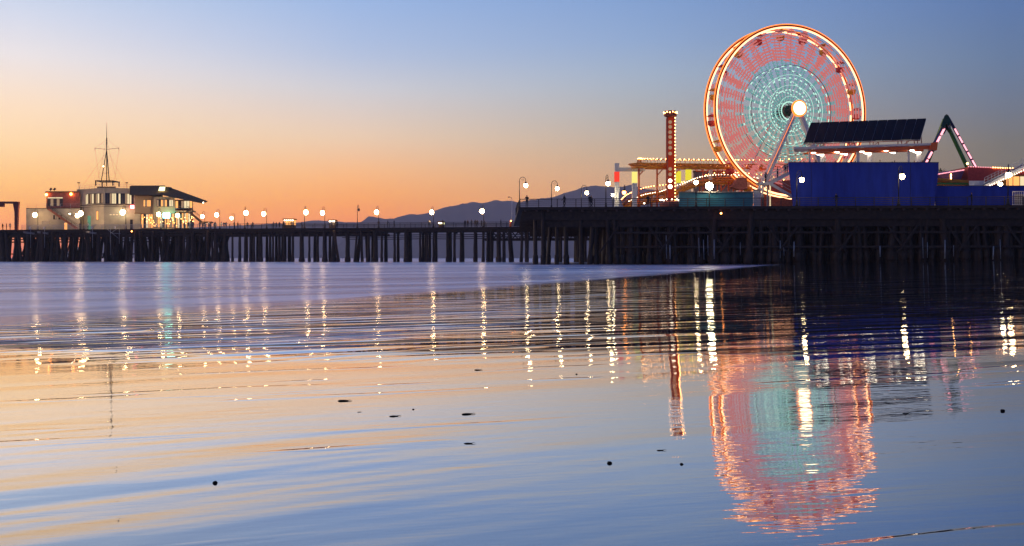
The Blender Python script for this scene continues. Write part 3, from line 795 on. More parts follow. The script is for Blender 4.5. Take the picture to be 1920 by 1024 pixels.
# gantry crane at far left
gc = thing('gantry_crane', 'rust red steel gantry at the left edge of the wharf', 'crane', (X(28, 248), 248, DECK))
mb = MB(); mb.box((X(-40, 248), 247.7, Z(382, 248)), (X(32, 248), 248.3, Z(378, 248)), 'rust_red'); mb.box((X(0, 248), 247.65, Z(388, 248)), (X(8, 248), 248.35, Z(382, 248)), 'rust_red'); world_build(mb, 'beam', gc)
mb = MB(); mb.slab([P(24, 382, 247.7), P(35, 378, 247.7), P(34, 392, 247.7), P(32, 431, 247.7), P(27, 431, 247.7), P(27, 398, 247.7)], (0, .7, 0), 'rust_red'); world_build(mb, 'column', gc)
mb = MB(); mb.box((X(-40, 248), 248, DECK), (X(-36, 248), 248.6, Z(382, 248)), 'rust_red'); world_build(mb, 'column', gc)
# boat hoists of pale pipe
for k, (px, lb) in enumerate([(56, 'pale pipe boat davit leftmost on the wharf edge'), (82, 'pale pipe boat davit second along the wharf edge'),
                              (172, 'short pale pipe davit between the office door and its bright lamp'), (215, 'large pale pipe hoist frame with crossed braces')]):
    Yq = FD(px) - .3; q = thing('boat_davit', lb, 'davit', (X(px, Yq), Yq, DECK), group='boat davits')
    mb = MB(); big = k == 3
    if big:
        for a in (-1., 1.1): mb.tube([(a, 0, -6.2 if a < 0 else -3.5), (a, 0, .2)], .05, 'galvanised', 6)
        for a, b in (((-1.9, 0, .1), (.9, 0, -2.2)), ((-1, 0, -.9), (1.4, 0, -1.1)), ((.9, 0, .3), (-1, 0, -1.0))): mb.tube([a, b], .05, 'galvanised', 6)
    else:
        mb.tube([(-1.6, 0, -.5), (1.1, 0, -.85)], .07, 'galvanised', 6); mb.tube([(-1.6, 0, -.75), (1.1, 0, -1.1)], .07, 'galvanised', 6); mb.tube([(.2, 0, -4.5), (.2, 0, .4)], .05, 'galvanised', 6); mb.tube([(.2, 0, .4), (1.2, 0, 1.3)], .05, 'galvanised', 6)
    mb.build('frame', q)
    mb = MB(); mb.box((-.15, -.1, .1), (.15, .4, .7), 'white_paint'); mb.build('winch', q)

# ------------------------------------------------------------------ restaurant
YR = 247
rs = thing('restaurant', 'tan two storey pier restaurant with a long sloping dark roof', 'building', (X(300, YR), YR, DECK))
zr = Z(369, YR)
box_part(rs, 'wall', 253, 288, DECK, Z(366, YR), YR + 3, 14, 'tan_stucco')
box_part(rs, 'wall', 288, 328, DECK, zr, YR, 17, 'tan_stucco')
box_part(rs, 'wall', 328, 362, DECK, zr - .6, YR + 2.2, 14, 'brown_trim')
mb = MB()
# roof: ridge + long lean-to to the right
mb.slab([P(243, 349, YR + 6), P(306, 349, YR + 6), P(299, 366, YR - .8), P(243, 366, YR - .3 + 2.5)], (0, 1.5, .25), 'roof_tar')
mb.slab([P(299, 365, YR - .8), P(306, 351, YR + 5), P(322, 355, YR + 5), P(388, 379, YR + 4), P(380, 382, YR - .8)], (0, .6, .28), 'roof_tar')
mb.prism([(X(246, YR + 6), YR + 6.5), (X(304, YR + 6), YR + 6.5), (X(300, YR + 15), YR + 15), (X(248, YR + 15), YR + 15)], Z(366, YR), Z(350, YR + 6), 'roof_tar')
world_build(mb, 'roof', rs)
mb = MB(); mb.box((X(311, YR + 3), YR + 3, Z(360, YR + 3)), (X(317, YR + 3), YR + 5, Z(350.5, YR + 3)), 'dark_iron'); world_build(mb, 'chimney', rs)
mb = MB(); mb.slab([P(297, 358, YR + 1), P(308, 358, YR + 1), P(309, 351, YR + 2), P(299, 351, YR + 2)], (0, .3, .1), 'sign_yellow'); world_build(mb, 'roof_sign', rs)
panel_windows(rs, 'window', (X(269, YR + 3), YR + 3), (X(283, YR + 3), YR + 3), Z(386, YR), Z(374, YR), 4, ['win_amber', 'win_dim', 'win_amber'])
panel_windows(rs, 'window', (X(294, YR), YR), (X(325, YR), YR), Z(387, YR), Z(375, YR), 8, ['win_dim', 'window_glass', 'win_amber', 'win_dim', 'win_amber', 'window_glass', 'cream_glow', 'cream_glow'])
panel_windows(rs, 'window', (X(329, YR + 2.2), YR + 2.2), (X(361, YR + 2.2), YR + 2.2), Z(389, YR), Z(376, YR), 6, ['win_amber', 'window_glass', 'win_dim', 'cream_glow', 'cream_glow', 'win_amber'])
panel_windows(rs, 'window', (X(265, YR + 3), YR + 3), (X(287, YR + 3), YR + 3), DECK + .5, Z(401, YR), 5, ['win_amber', 'window_glass', 'cream_glow', 'win_amber'])
panel_windows(rs, 'window', (X(291, YR), YR), (X(327, YR), YR), DECK + .5, Z(401, YR), 8, ['win_dim', 'win_amber', 'cream_glow', 'window_glass', 'win_amber', 'win_amber'])
panel_windows(rs, 'window', (X(329, YR + 2.2), YR + 2.2), (X(361, YR + 2.2), YR + 2.2), DECK + .4, Z(399, YR), 8, ['win_amber', 'cream_glow', 'window_glass', 'win_amber', 'cream_glow'])
mb = MB(); zb = Z(395, YR); mb.box((X(328, YR), YR - .6, zb - .3), (X(362, YR), YR + 2.1, zb), 'tan_stucco')
roofrail(mb, [(X(329, YR), YR - .5, zb), (X(345, YR), YR - .5, zb), (X(361, YR), YR - .5, zb)])
for a in (330, 346, 361): mb.box((X(a, YR) - .12, YR - .5, DECK), (X(a, YR) + .12, YR - .25, zb - .3), 'brown_trim')
world_build(mb, 'balcony', rs)
mb = MB(); a = P(350, 394, YR - 1); b = P(378, 417, YR - 1)
for o_ in (0, 1.3):
    mb.slab([a + Vector((0, o_, -.35)), b + Vector((0, o_, -.35)), b + Vector((0, o_, .1)), a + Vector((0, o_, .1))], (0, .1, 0), 'brown_trim'); mb.bar(a + Vector((0, o_, 1)), b + Vector((0, o_, 1)), .07, 'brown_trim')
for k in range(16): p = a.lerp(b, (k + .5) / 16); mb.box((p.x - .12, p.y + .1, p.z - .03), (p.x + .12, p.y + 1.3, p.z + .03), 'brown_trim')
mb.box((b.x - .2, b.y - .1, b.z - .1), (b.x + 2.4, b.y + 1.6, b.z + .2), 'brown_trim')
world_build(mb, 'stair', rs)
mb = MB(); mb.ball(P(381, 380, YR - 1), .16, 'bulb_white'); world_build(mb, 'eave_lamp', rs)
random.seed(21)
for k in range(26):   # strings of patio bulbs
    pass
mb = MB()
for k in range(46): mb.ball((X(random.uniform(264, 364), YR - .9), YR - random.uniform(.5, 1.6), random.uniform(DECK + .8, DECK + 3.1)), .07, 'bulb_amber', 6, 5)
for zz in (DECK + 3.2, DECK + 2.4): mb.tube([(X(264 + k * 10, YR), YR - .9, zz - .15 * (k % 2)) for k in range(11)], .02, 'dark_iron', 4)
world_build(mb, 'patio_lights', rs)
# illuminated signs
q = thing('lit_sign', 'teal white glowing box sign on a pole before the restaurant', 'sign', (X(312, YR - 2), YR - 2, DECK))
mb = MB(); mb.tube([(0, 0, 0), (0, 0, 2.6)], .09, 'dark_iron'); mb.build('pole', q)
mb = MB(); mb.box((-.75, -.15, 2.7), (.75, .15, 3.85), 'sign_teal'); mb.build('sign_box', q)
mb = MB(); mb.box((-.85, -.12, 2.6), (.85, .12, 2.7), 'dark_iron'); mb.box((-.85, -.12, 3.85), (.85, .12, 3.95), 'dark_iron'); mb.build('sign_frame', q)
q = thing('lit_sign', 'pink red glowing box sign at the right corner of the harbour office', 'sign', P(248, 388, 252))
mb = MB(); mb.box((-.42, -.15, -.42), (.42, .15, .42), 'sign_pink'); mb.build('sign_box', q); mb = MB(); mb.box((-.06, .15, -.06), (.06, 1.3, .06), 'dark_iron'); mb.build('bracket', q)
# small cafe annex between
ax = thing('annex', 'low pale annex squeezed between harbour office and restaurant', 'building', (X(258, 250), 250, DECK))
box_part(ax, 'wall', 252.5, 263, DECK, Z(401, 250), 249, 1.0, 'cream_stucco'); box_part(ax, 'roof', 252, 264, Z(401, 250), Z(399.5, 250), 248.8, 1.4, 'roof_tar')

# ------------------------------------------------------------------ kiosks, cones
def kiosk(px0, px1, pyt, Y, mat, lb):
    q = thing('food_kiosk', lb, 'kiosk', (X((px0 + px1) / 2, Y), Y, DECK)); w_ = X(px1, Y) - X(px0, Y); h_ = Z(pyt, Y) - DECK
    mb = MB(); mb.box((-w_ / 2, 0, 0), (w_ / 2, 2.2, .9), 'brown_trim')
    for a in (-w_ / 2, w_ / 2 - .12, -.06): mb.box((a, 0, .9), (a + .12, .12, h_ - .25), 'brown_trim')
    mb.box((-w_ / 2, 2.1, .9), (w_ / 2, 2.2, h_ - .25), mat); mb.build('stall', q)
    mb = MB(); mb.box((-w_ / 2 - .2, -.3, h_ - .25), (w_ / 2 + .2, 2.4, h_), 'roof_tar'); mb.build('roof', q)
    mb = MB()
    for k in range(5): mb.ball((-w_ / 2 + w_ * (k + .5) / 5, -.1, h_ - .4), .14, 'bulb_white', 8, 6)
    mb.build('bulbs', q)
kiosk(532, 551, 410, FD(540) + 5, 'win_amber', 'brightly lit food kiosk glowing orange on the long pier')
kiosk(617, 628, 412, FD(620) + 6, 'win_dim', 'smaller dim kiosk right of the glowing one on the pier')
kiosk(822, 832, 415, FD(826) + 6, 'sign_yellow', 'tiny cart with greenish yellow light before the hills')
for k, (px, sz) in enumerate(((958, 1.), (978, 1.2))):
    q = thing('traffic_barrel', ('left', 'right')[k] + ' orange barrel glowing on the long pier beside the platform', 'barrel', (X(px, FD(px) + 2), FD(px) + 2, DECK))
    mb = MB(); mb.lathe((0, 0, 0), [(.38, 0), (.34, .4), (.3, 1.1 * sz), (.1, 1.2 * sz)], 'orange_steel'); mb.build('drum', q)
    mb = MB(); mb.ball((0, 0, 1.32 * sz), .14, 'lamp_orange'); mb.build('beacon', q)

# ------------------------------------------------------------------ people
def person_mesh(pose, mats):
    h = 1.72
    V = {'pel': (0, 0, .95), 'wst': (0, 0, 1.12), 'chs': (0, 0, 1.32), 'nk': (0, 0, 1.47), 'hd': (0, -.02, 1.57), 'tp': (0, -.01, 1.68)}
    st = .10 if pose != 1 else .2
    J = [V['pel'], V['wst'], V['chs'], V['nk'], V['hd'], V['tp']]; rr = [.155, .135, .17, .062, .098, .085]; E = [(0,1),(1,2),(2,3),(3,4),(4,5)]
    for s in (-1, 1):
        fy = st * s if pose == 1 else 0
        b = len(J); J += [(s * .10, 0, .88), (s * .11, -fy * .5, .48), (s * .11, fy * .9, .09), (s * .12, fy * .9 - .16, .045)]; rr += [.105, .07, .048, .04]
        E += [(0, b), (b, b + 1), (b + 1, b + 2), (b + 2, b + 3)]
        b = len(J)
        if pose == 2: arm = [(s * .19, 0, 1.40), (s * .26, -.12, 1.16), (s * .16, -.34, 1.12), (s * .13, -.42, 1.13)]
        else: arm = [(s * .19, 0, 1.40), (s * .25, .03 - fy * .4, 1.12), (s * .25, -.08 - fy, .90), (s * .245, -.11 - fy, .80)]
        J += arm; rr += [.062, .046, .034, .036]; E += [(2, b), (b, b + 1), (b + 1, b + 2), (b + 2, b + 3)]
    me = bpy.data.meshes.new('person'); me.from_pydata(J, E, []); o = bpy.data.objects.new('tmp', me); col.objects.link(o)
    md = o.modifiers.new('s', 'SKIN'); md.use_smooth_shade = True
    for i, sv in enumerate(me.skin_vertices[0].data): sv.radius = (rr[i], rr[i] * .85); sv.use_root = (i == 0)
    sb = o.modifiers.new('b', 'SUBSURF'); sb.levels = 1
    dg = bpy.context.evaluated_depsgraph_get(); ev = o.evaluated_get(dg); nm = bpy.data.meshes.new_from_object(ev)
    col.objects.unlink(o); bpy.data.objects.remove(o)
    nm.materials.clear()
    for k in mats: nm.materials.append(MATS[k])
    for p in nm.polygons:
        z = p.center.z; ax_ = abs(p.center.x)
        p.material_index = 3 if z > 1.62 or (z > 1.52 and p.center.y > .0) else (2 if z > 1.45 or (ax_ > .2 and z < .9 and pose != 2) else (0 if z > .93 else 1))
        p.use_smooth = True
    nm.name = 'person'; return nm
OUT = [('cloth_dark', 'cloth_dark'), ('cloth_blue', 'cloth_dark'), ('cloth_brown', 'cloth_blue'), ('cloth_white', 'cloth_blue')]
PM = [[person_mesh(p, (a, b, 'skin_tone', 'cloth_dark')) for (a, b) in OUT] for p in range(3)]
ODESC = ['dark clothes', 'blue top', 'brown top', 'pale top']
PDESC = ['standing', 'walking', 'leaning']
ORD = ['first', 'second', 'third', 'fourth', 'fifth', 'sixth', 'seventh', 'eighth', 'ninth', 'tenth', 'eleventh', 'twelfth', 'thirteenth', 'fourteenth', 'fifteenth',
       'sixteenth', 'seventeenth', 'eighteenth', 'nineteenth', 'twentieth', 'twenty-first', 'twenty-second', 'twenty-third', 'twenty-fourth', 'twenty-fifth', 'twenty-sixth', 'twenty-seventh', 'twenty-eighth', 'twenty-ninth', 'thirtieth']
random.seed(5)
def person(x, y, z, lb, group, pose=None, out_=None, s=1.):
    p_ = random.randrange(3) if pose is None else pose; q = random.choice((0, 0, 1, 2, 3)) if out_ is None else out_
    o = bpy.data.objects.new('person', PM[p_][q]); col.objects.link(o); o.location = (x, y, z)
    o.rotation_euler = (0, 0, random.uniform(0, 6.28)); o.scale = (s, s, s * random.uniform(.94, 1.06))
    tag(o, f'person {PDESC[p_]} in {ODESC[q]}, ' + lb, 'person', group); return o
def ppl(pxs, Yf, z, where, group, s=1., **k):
    for i, px in enumerate(sorted(pxs)):
        Y = Yf(px) if callable(Yf) else Yf
        person(X(px, Y), Y, z, f'{ORD[i]} from left {where}', group, s=s, **k)
crowd = [random.uniform(345, 408) for _ in range(24)]
ppl(crowd, lambda p: FD(p) + random.uniform(.9, 5), DECK, 'in crowd by restaurant stair', 'people crowding beside the restaurant stair')
ppl([415, 420, 424, 439, 446, 464, 474, 513, 518, 524, 531, 546, 549, 566], lambda p: FD(p) + random.uniform(.9, 4), DECK, 'between stair and lit kiosk', 'people on the pier near the glowing kiosk')
ppl([622, 630, 633, 710, 727, 739, 804, 806, 830, 831], lambda p: FD(p) + random.uniform(.9, 3), DECK, 'in mid long pier', 'people in the middle of the long pier')
ppl([872, 877, 884, 891, 895, 903, 908, 939, 1000], lambda p: FD(p) + random.uniform(.9, 3), DECK, 'near the platform end', 'people at the right end of the long pier')
ppl([5, 12, 19, 150, 165], lambda p: FD(p) + 1.2, DECK, 'in front of the harbour office', 'people before the harbour office')
ppl([988, 1058, 1106, 1109, 1215, 1568, 1822], lambda p: ND(p) + 1.0, DECK, 'at platform front railing', 'people at the front railing of the platform', out_=0)

# ------------------------------------------------------------------ drop tower
YT = 150
dt = thing('drop_tower', 'slim red lit drop tower with pale discs and a wide head', 'drop tower', (X(1257, YT), YT, DECK))
cx = X(1257, YT)
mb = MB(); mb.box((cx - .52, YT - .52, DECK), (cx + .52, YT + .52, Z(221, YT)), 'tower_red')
for s in (-1, 1):
    for q in (-1, 1): mb.box((cx + s * .5 - .07, YT + q * .5 - .07, DECK), (cx + s * .5 + .07, YT + q * .5 + .07, Z(221, YT)), 'rust_red')
world_build(mb, 'mast', dt)
mb = MB(); mb.lathe((cx, YT, Z(221, YT)), [(.55, 0), (.75, .15), (.95, .22), (.95, .85), (.9, .98)], 'rust_red', 8); world_build(mb, 'tower_head', dt)
mb = MB()
for k in range(14):
    a = 2 * math.pi * k / 14; mb.ball((cx + math.cos(a) * .96, YT + math.sin(a) * .96, Z(211, YT) + .1 * (k % 2) - .1), .08, 'bulb_amber', 6, 5)
zz = Z(222, YT)
while zz > DECK + .5: mb.ball((cx + .6, YT - .6, zz), .07, 'bulb_amber', 6, 5); zz -= .5
world_build(mb, 'bulbs', dt)
mb = MB()
for py in (229, 238, 248, 257, 267, 277, 288, 317, 327): 
    mb.tube([P(1256.5, py, YT - .6), P(1256.5, py, YT - .6) + Vector((0, -.06, 0))], .27, 'disc_cream', 10)
mb.tube([P(1256.5, 339, YT - .6), P(1256.5, 339, YT - .6) + Vector((0, -.08, 0))], .27, 'bulb_white', 10); mb.tube([P(1256.5, 350, YT - .6), P(1256.5, 350, YT - .6) + Vector((0, -.08, 0))], .3, 'bulb_white', 10)
world_build(mb, 'disc_lights', dt)
mb = MB(); mb.lathe((cx, YT, DECK), [(1.6, 0), (1.6, 1.2), (.9, 1.4)], 'rust_red', 12)
for k in range(12): a = 2 * math.pi * k / 12; mb.ball((cx + math.cos(a) * 1.5, YT + math.sin(a) * 1.5, DECK + 1.6), .1, 'bulb_white', 6, 5)
world_build(mb, 'ride_base', dt)

# ------------------------------------------------------------------ roller coaster
rc = thing('roller_coaster', 'yellow orange roller coaster track with bulbs and tall lit columns', 'roller coaster', (X(1300, 155), 155, DECK))
def catmull(pts, n=8):
    pts = [Vector(p) for p in pts]; o_ = []
    for i in range(len(pts) - 1):
        p0 = pts[max(0, i - 1)]; p1 = pts[i]; p2 = pts[i + 1]; p3 = pts[min(len(pts) - 1, i + 2)]
        for k in range(n):
            t_ = k / n; o_.append(.5 * ((2 * p1) + (p2 - p0) * t_ + (2 * p0 - 5 * p1 + 4 * p2 - p3) * t_ ** 2 + (3 * p1 - p0 - 3 * p2 + p3) * t_ ** 3))
    o_.append(pts[-1]); return o_
def track(ctrl, mat='yellow_steel', gauge=.55, bulbs=True, bulbmat='bulb_amber'):
    c = catmull(ctrl); lr = [[], []]; sp_ = []
    for i, p in enumerate(c):
        d_ = c[min(i + 1, len(c) - 1)] - c[max(0, i - 1)]; s_ = Vector((d_.y, -d_.x, 0)); s_.normalize()
        lr[0].append(p + s_ * gauge); lr[1].append(p - s_ * gauge); sp_.append(p - Vector((0, 0, .45)))
    mb = MB(); mb.tube(lr[0], .1, mat, 6); mb.tube(lr[1], .1, mat, 6); mb.tube(sp_, .26, mat, 8)
    for i in range(len(c)): mb.bar(lr[0][i], sp_[i], .1, mat); mb.bar(lr[1][i], sp_[i], .1, mat)
    tr = world_build(mb, 'track', rc)
    # handrail walkway with bulbs on the camera side
    mb = MB(); up = [q - Vector((0, 0, -.75)) + (q - p).normalized() * .25 for q, p in zip(lr[0], c)]; mb.tube(up, .04, mat, 5)
    for q, u in zip(lr[0], up): mb.bar(q, u, .05, mat)
    o_ = mb.build('handrail', tr)
    mb = MB(); acc = 0; last = None
    for a, b in zip(up, up[1:]):
        n_ = max(1, int((b - a).length / .55))
        for k in range(n_): mb.ball(a.lerp(b, k / n_) + Vector((0, -.06, .05)), .065, bulbmat, 6, 4)
    mb.build('bulbs', tr)
    return c
up_tr = [P(1475, 310, 166), P(1420, 309, 161), P(1360, 309, 157), P(1290, 308, 153), P(1225, 307, 149.5), P(1196, 307, 149), P(1186, 308, 152), P(1196, 309, 157), P(1260, 310, 161), P(1340, 310, 168), P(1430, 309, 175), P(1540, 306, 178)]
track(up_tr)
track([P(1172, 384, 158), P(1185, 373, 157), P(1212, 362, 156), P(1250, 356, 156), P(1285, 349, 158), P(1330, 336, 160), P(1380, 334, 160), P(1425, 338, 158), P(1470, 350, 160)])
track([P(1178, 388, 152), P(1205, 376, 152), P(1240, 369, 152), P(1270, 357, 152), P(1300, 344, 154), P(1340, 338, 157), P(1390, 340, 160), P(1430, 348, 166)], bulbmat='bulb_white')
for px, pyt, Y in [(1198, 309, 151), (1232, 309, 151), (1262, 310, 153), (1318, 311, 156), (1345, 311, 158), (1375, 312, 160), (1405, 312, 162), (1440, 312, 167), (1195, 372, 156), (1222, 362, 156), (1258, 358, 155), (1248, 368, 152),
                   (1275, 356, 153), (1312, 343, 155), (1352, 339, 160), (1366, 338, 158), (1390, 341, 160), (1420, 346, 164), (1448, 346, 160)]:
    mb = MB(); mb.tube([(X(px, Y), Y, DECK), (X(px, Y), Y, Z(pyt, Y) - .2)], .13, 'orange_steel', 8); mb.bar((X(px, Y), Y, Z(pyt, Y) - 1.6), (X(px, Y) + 1.2, Y + .5, Z(pyt, Y) - .3), .12, 'orange_steel'); world_build(mb, 'support', rc)
def column(px0, px1, pyt, Y, mat='white_paint', band=None, name='column'):
    mb = MB(); x0, x1 = X(px0, Y), X(px1, Y); w_ = (x1 - x0)
    mb.box((x0, Y, DECK), (x1, Y + w_, Z(pyt, Y)), mat); c_ = world_build(mb, name, rc)
    if band:
        a, b, bm = band; mb = MB(); mb.box((x0 - .04, Y - .04, Z(b, Y)), (x1 + .04, Y + w_ + .04, Z(a, Y)), bm); mb.build('lit_band', c_)
column(1153, 1161, 306, 151, band=(322, 341, 'band_red')); column(1186, 1194.5, 319.5, 150, band=(322, 343, 'band_yellow'))
column(1269, 1276.5, 316, 155, band=(321, 343, 'band_lime')); column(1287, 1296, 316, 155, band=(318, 338, 'band_lime'))
column(1330, 1336, 318, 158); column(1398, 1406, 340, 158); column(1225, 1229, 366, 154)
mb = MB(); mb.box((X(1161.2, 151), 151.1, Z(321, 151)), (X(1209, 151), 151.6, Z(314, 151)), 'white_paint'); world_build(mb, 'crossbeam', rc)
mb = MB()
for k in range(16):
    a_ = P(1300 + k * 11, 313, 164); b_ = P(1311 + k * 11, 313, 164); c_ = P(1305.5 + k * 11, 321, 164)
    mb.bar(a_, b_, .14, 'orange_steel'); mb.bar(a_, c_, .1, 'orange_steel'); mb.bar(c_, b_, .1, 'orange_steel'); mb.bar(c_, P(1316.5 + k * 11, 321, 164), .14, 'orange_steel')
    mb.ball(a_ + Vector((0, -.1, .08)), .08, 'bulb_amber', 6, 4)
world_build(mb, 'truss', rc)
mb = MB(); mb.box((X(1283, 155), 154.7, Z(316, 155)), (X(1300, 155), 156, Z(314, 155)), 'dark_iron'); world_build(mb, 'crossbeam', rc)

gb = thing('ride_hall', 'plain grey brown hall behind the coaster track', 'building', (X(1335, 172), 172, DECK))
box_part(gb, 'wall', 1300, 1380, DECK, Z(322, 172), 172, 8, 'grey_wall'); box_part(gb, 'roof', 1299, 1381, Z(322, 172), Z(320, 172), 171.8, 8.4, 'roof_tar')
panel_windows(gb, 'window', (X(1306, 172), 172), (X(1374, 172), 172), Z(347, 172), Z(342, 172), 8, ['win_dim', 'window_glass', 'win_amber'])
# teal shed
YS = 142
ts = thing('teal_shed', 'low teal painted shed behind the platform railing', 'shed', (X(1340, YS), YS, DECK))
box_part(ts, 'wall', 1273, 1412, DECK, Z(361, YS), YS, 6, 'teal_paint'); box_part(ts, 'roof', 1272, 1413, Z(361, YS), Z(359.4, YS), YS - .2, 6.4, 'grey_wall')
mb = MB()
for k in range(1, 8): mb.box((X(1273 + k * 17.4, YS) - .03, YS - .03, DECK), (X(1273 + k * 17.4, YS) + .03, YS, Z(361, YS)), 'teal_paint')
mb.box((X(1273, YS), YS - .05, Z(375, YS)), (X(1412, YS), YS - .002, Z(374, YS)), 'teal_paint')
world_build(mb, 'seams', ts)
pb = thing('ticket_booth', 'pale booth with warm glow between teal shed and wheel foot', 'booth', (X(1420, 143), 143, DECK))
box_part(pb, 'wall', 1413, 1424, DECK, Z(357, 143), 143, 3, 'white_paint'); box_part(pb, 'roof', 1412, 1425, Z(357, 143), Z(355.5, 143), 142.8, 3.4, 'grey_wall')
# big flood light
q = thing('flood_lamp', 'blinding white flood lamp above the teal shed', 'flood lamp', (X(1330, 141.6), 141.6, DECK))
mb = MB(); mb.tube([(0, 0, 0), (0, 0, 2.6)], .07, 'dark_iron'); mb.build('pole', q); mb = MB(); mb.tube([(0, .45, 2.75), (0, .08, 2.68)], [.2, .36], 'dark_iron', 10); mb.build('lamp_housing', q)
mb = MB(); mb.ball((0, 0, Z(349, 141.6) - DECK), .52, 'flood_white'); mb.build('lamp_lens', q)
for px, py, Y, mt_, rr_, lb in [(1149, 366, 150, 'flood_white', .18, 'white lamp low at the foot of the red and white column'),
        (1208, 381, 150, 'bulb_white', .12, 'small lamp under the start of the coaster track'), (1432, 343, 150, 'lamp_warm', .16, 'small warm lamp by the wheel boarding stair'),
        (1416, 372, 150, 'lamp_orange', .12, 'tiny orange lamp beside the ticket booth')]:
    q = thing('ride_lamp', lb, 'lamp', P(px, py, Y)); mb = MB(); mb.ball((0, 0, 0), rr_, mt_); mb.build('lamp_globe', q)
    mb = MB(); mb.tube([(0, .1, -.1), (0, .1, DECK - Z(py, Y))], .05, 'dark_iron', 6); mb.build('pole', q)

# ------------------------------------------------------------------ ferris wheel
WY = 160; WX = X(1473.5, WY); HUB = Z(209.5, WY) - DECK; RW = 13.15
fw = thing('ferris_wheel', 'tall ferris wheel with two glowing rims, pink outer and teal inner lights', 'ferris wheel', (WX, WY, DECK), R(16.4))
def circ(r, y, n=96, c=HUB): return [(math.cos(2 * math.pi * k / n) * r, y, c + math.sin(2 * math.pi * k / n) * r) for k in range(n)]
for s, y in ((0, -1.6), (1, 1.6)):
    mb = MB(); mb.tube(circ(RW - .08, y), .17, 'orange_steel', 6, True); mb.tube(circ(RW - .9, y), .05, 'white_paint', 5, True)
    rim = mb.build('rim', fw)
    mb = MB(); mb.tube(circ(RW + .12, y), .10, 'led_orange', 5, True); mb.tube(circ(RW - .34, y), .13, 'led_white', 6, True); mb.build('rim_light', rim)
    mb = MB()
    for r_ in (7.0, 9.9, 11.6): mb.tube(circ(r_, y, 64), .045, 'led_pink' if r_ > 8 else 'dark_iron', 4, True)
    for r_ in (2.2, 3.9, 5.5): mb.tube(circ(r_, y, 48), .035, 'led_mint', 4, True)
    mb.build('brace_glow_ring', fw)  # glow added to the brace rings; one is left plain dark
    # one spoke of each side is built, the rest copied and turned about the hub
    mb = MB(); mb.bar((.55, y * .55, 0), (RW - .2, y, 0), .06, 'rust_red'); me = mb.mesh('spoke')
    ml = MB(); r_ = 1.3; k = 0
    while r_ < RW - .8:
        f = r_ / RW; yy = y * (.55 + .45 * (r_ - .55) / (RW - .75)) - .07
        teal = r_ < 7.8
        half = (.09 + .020 * r_) if teal else (.24 + .024 * r_) * (1.45 if (8.2 < r_ < 9.6 or 10.9 < r_ < 11.9) else .75)
        if teal: ml.box((r_, yy - .03, -half), (r_ + .17, yy + .03, half), 'led_mint' if k % 4 == 0 else 'led_teal'); r_ += .46
        else: ml.box((r_, yy - .03, -half), (r_ + .24, yy + .03, half), 'led_pink'); r_ += .46
        k += 1
    ym = y * (.55 + .45 * 7.2 / (RW - .75)) - .05
    ml.bar((1.2, y * .55 - .05, 0), (7.8, ym, 0), .05, 'led_teal'); ml.bar((7.8, ym, 0), (RW - .8, y - .05, 0), .05, 'led_pink')
    lm = ml.mesh('spoke_lights')
    for k in range(32):
        a = 2 * math.pi * (k + .5 * s) / 32
        o = bpy.data.objects.new('spoke', me); col.objects.link(o); o.parent = fw; o.location = (0, 0, HUB); o.rotation_euler = (0, -a, 0)
        q = bpy.data.objects.new('spoke_lights', lm); col.objects.link(q); q.parent = o
mb = MB(); mb.tube([(0, -3.3, HUB), (0, 3.4, HUB)], .5, 'dark_iron', 12)
for y in (-.9, .9): mb.tube([(0, y - .12, HUB), (0, y + .12, HUB)], .85, 'dark_green_steel', 24)
mb.build('hub', fw)
mb = MB(); mb.tube([(0, -3.85, HUB), (0, -3.6, HUB)], 1.28, 'led_orange', 24); mb.tube([(0, -3.95, HUB), (0, -3.83, HUB)], 1.02, 'hub_glow', 24); mb.build('hub_disc', fw)
# support legs
def leg(x, y, mat='white_paint', w0=.42, w1=.58, lit=None):
    mb = MB(); mb.tube([(x * .04, y, HUB - .3), (x, y, 0)], [w0, w1], mat, 4); l_ = mb.build('support_leg', fw)
    if lit: mb = MB(); mb.tube([(x * .06 - .28, y - .3, HUB - 1), (x * .99 - .32, y - .38, .3)], .05, lit, 4); mb.build('leg_glow', l_)  # added glowing line imitates coloured light on the leg
leg(-8.0, -3.3, lit='led_orange'); leg(7.2, -3.3); leg(-8.0, 3.3, w0=.25, w1=.36, lit='led_pink'); leg(7.2, 3.3, w0=.25, w1=.36)
mb = MB(); mb.bar((-4.8, -3.3, HUB * .42), (-4.8, 3.3, HUB * .42), .25, 'orange_steel'); mb.bar((-6.6, -3.3, HUB * .17), (-6.6, 3.3, HUB * .17), .25, 'orange_steel'); mb.bar((-6.4, -3.3, 3.2), (6.2, -3.3, 3.2), .3, 'orange_steel'); mb.build('cross_tie', fw)
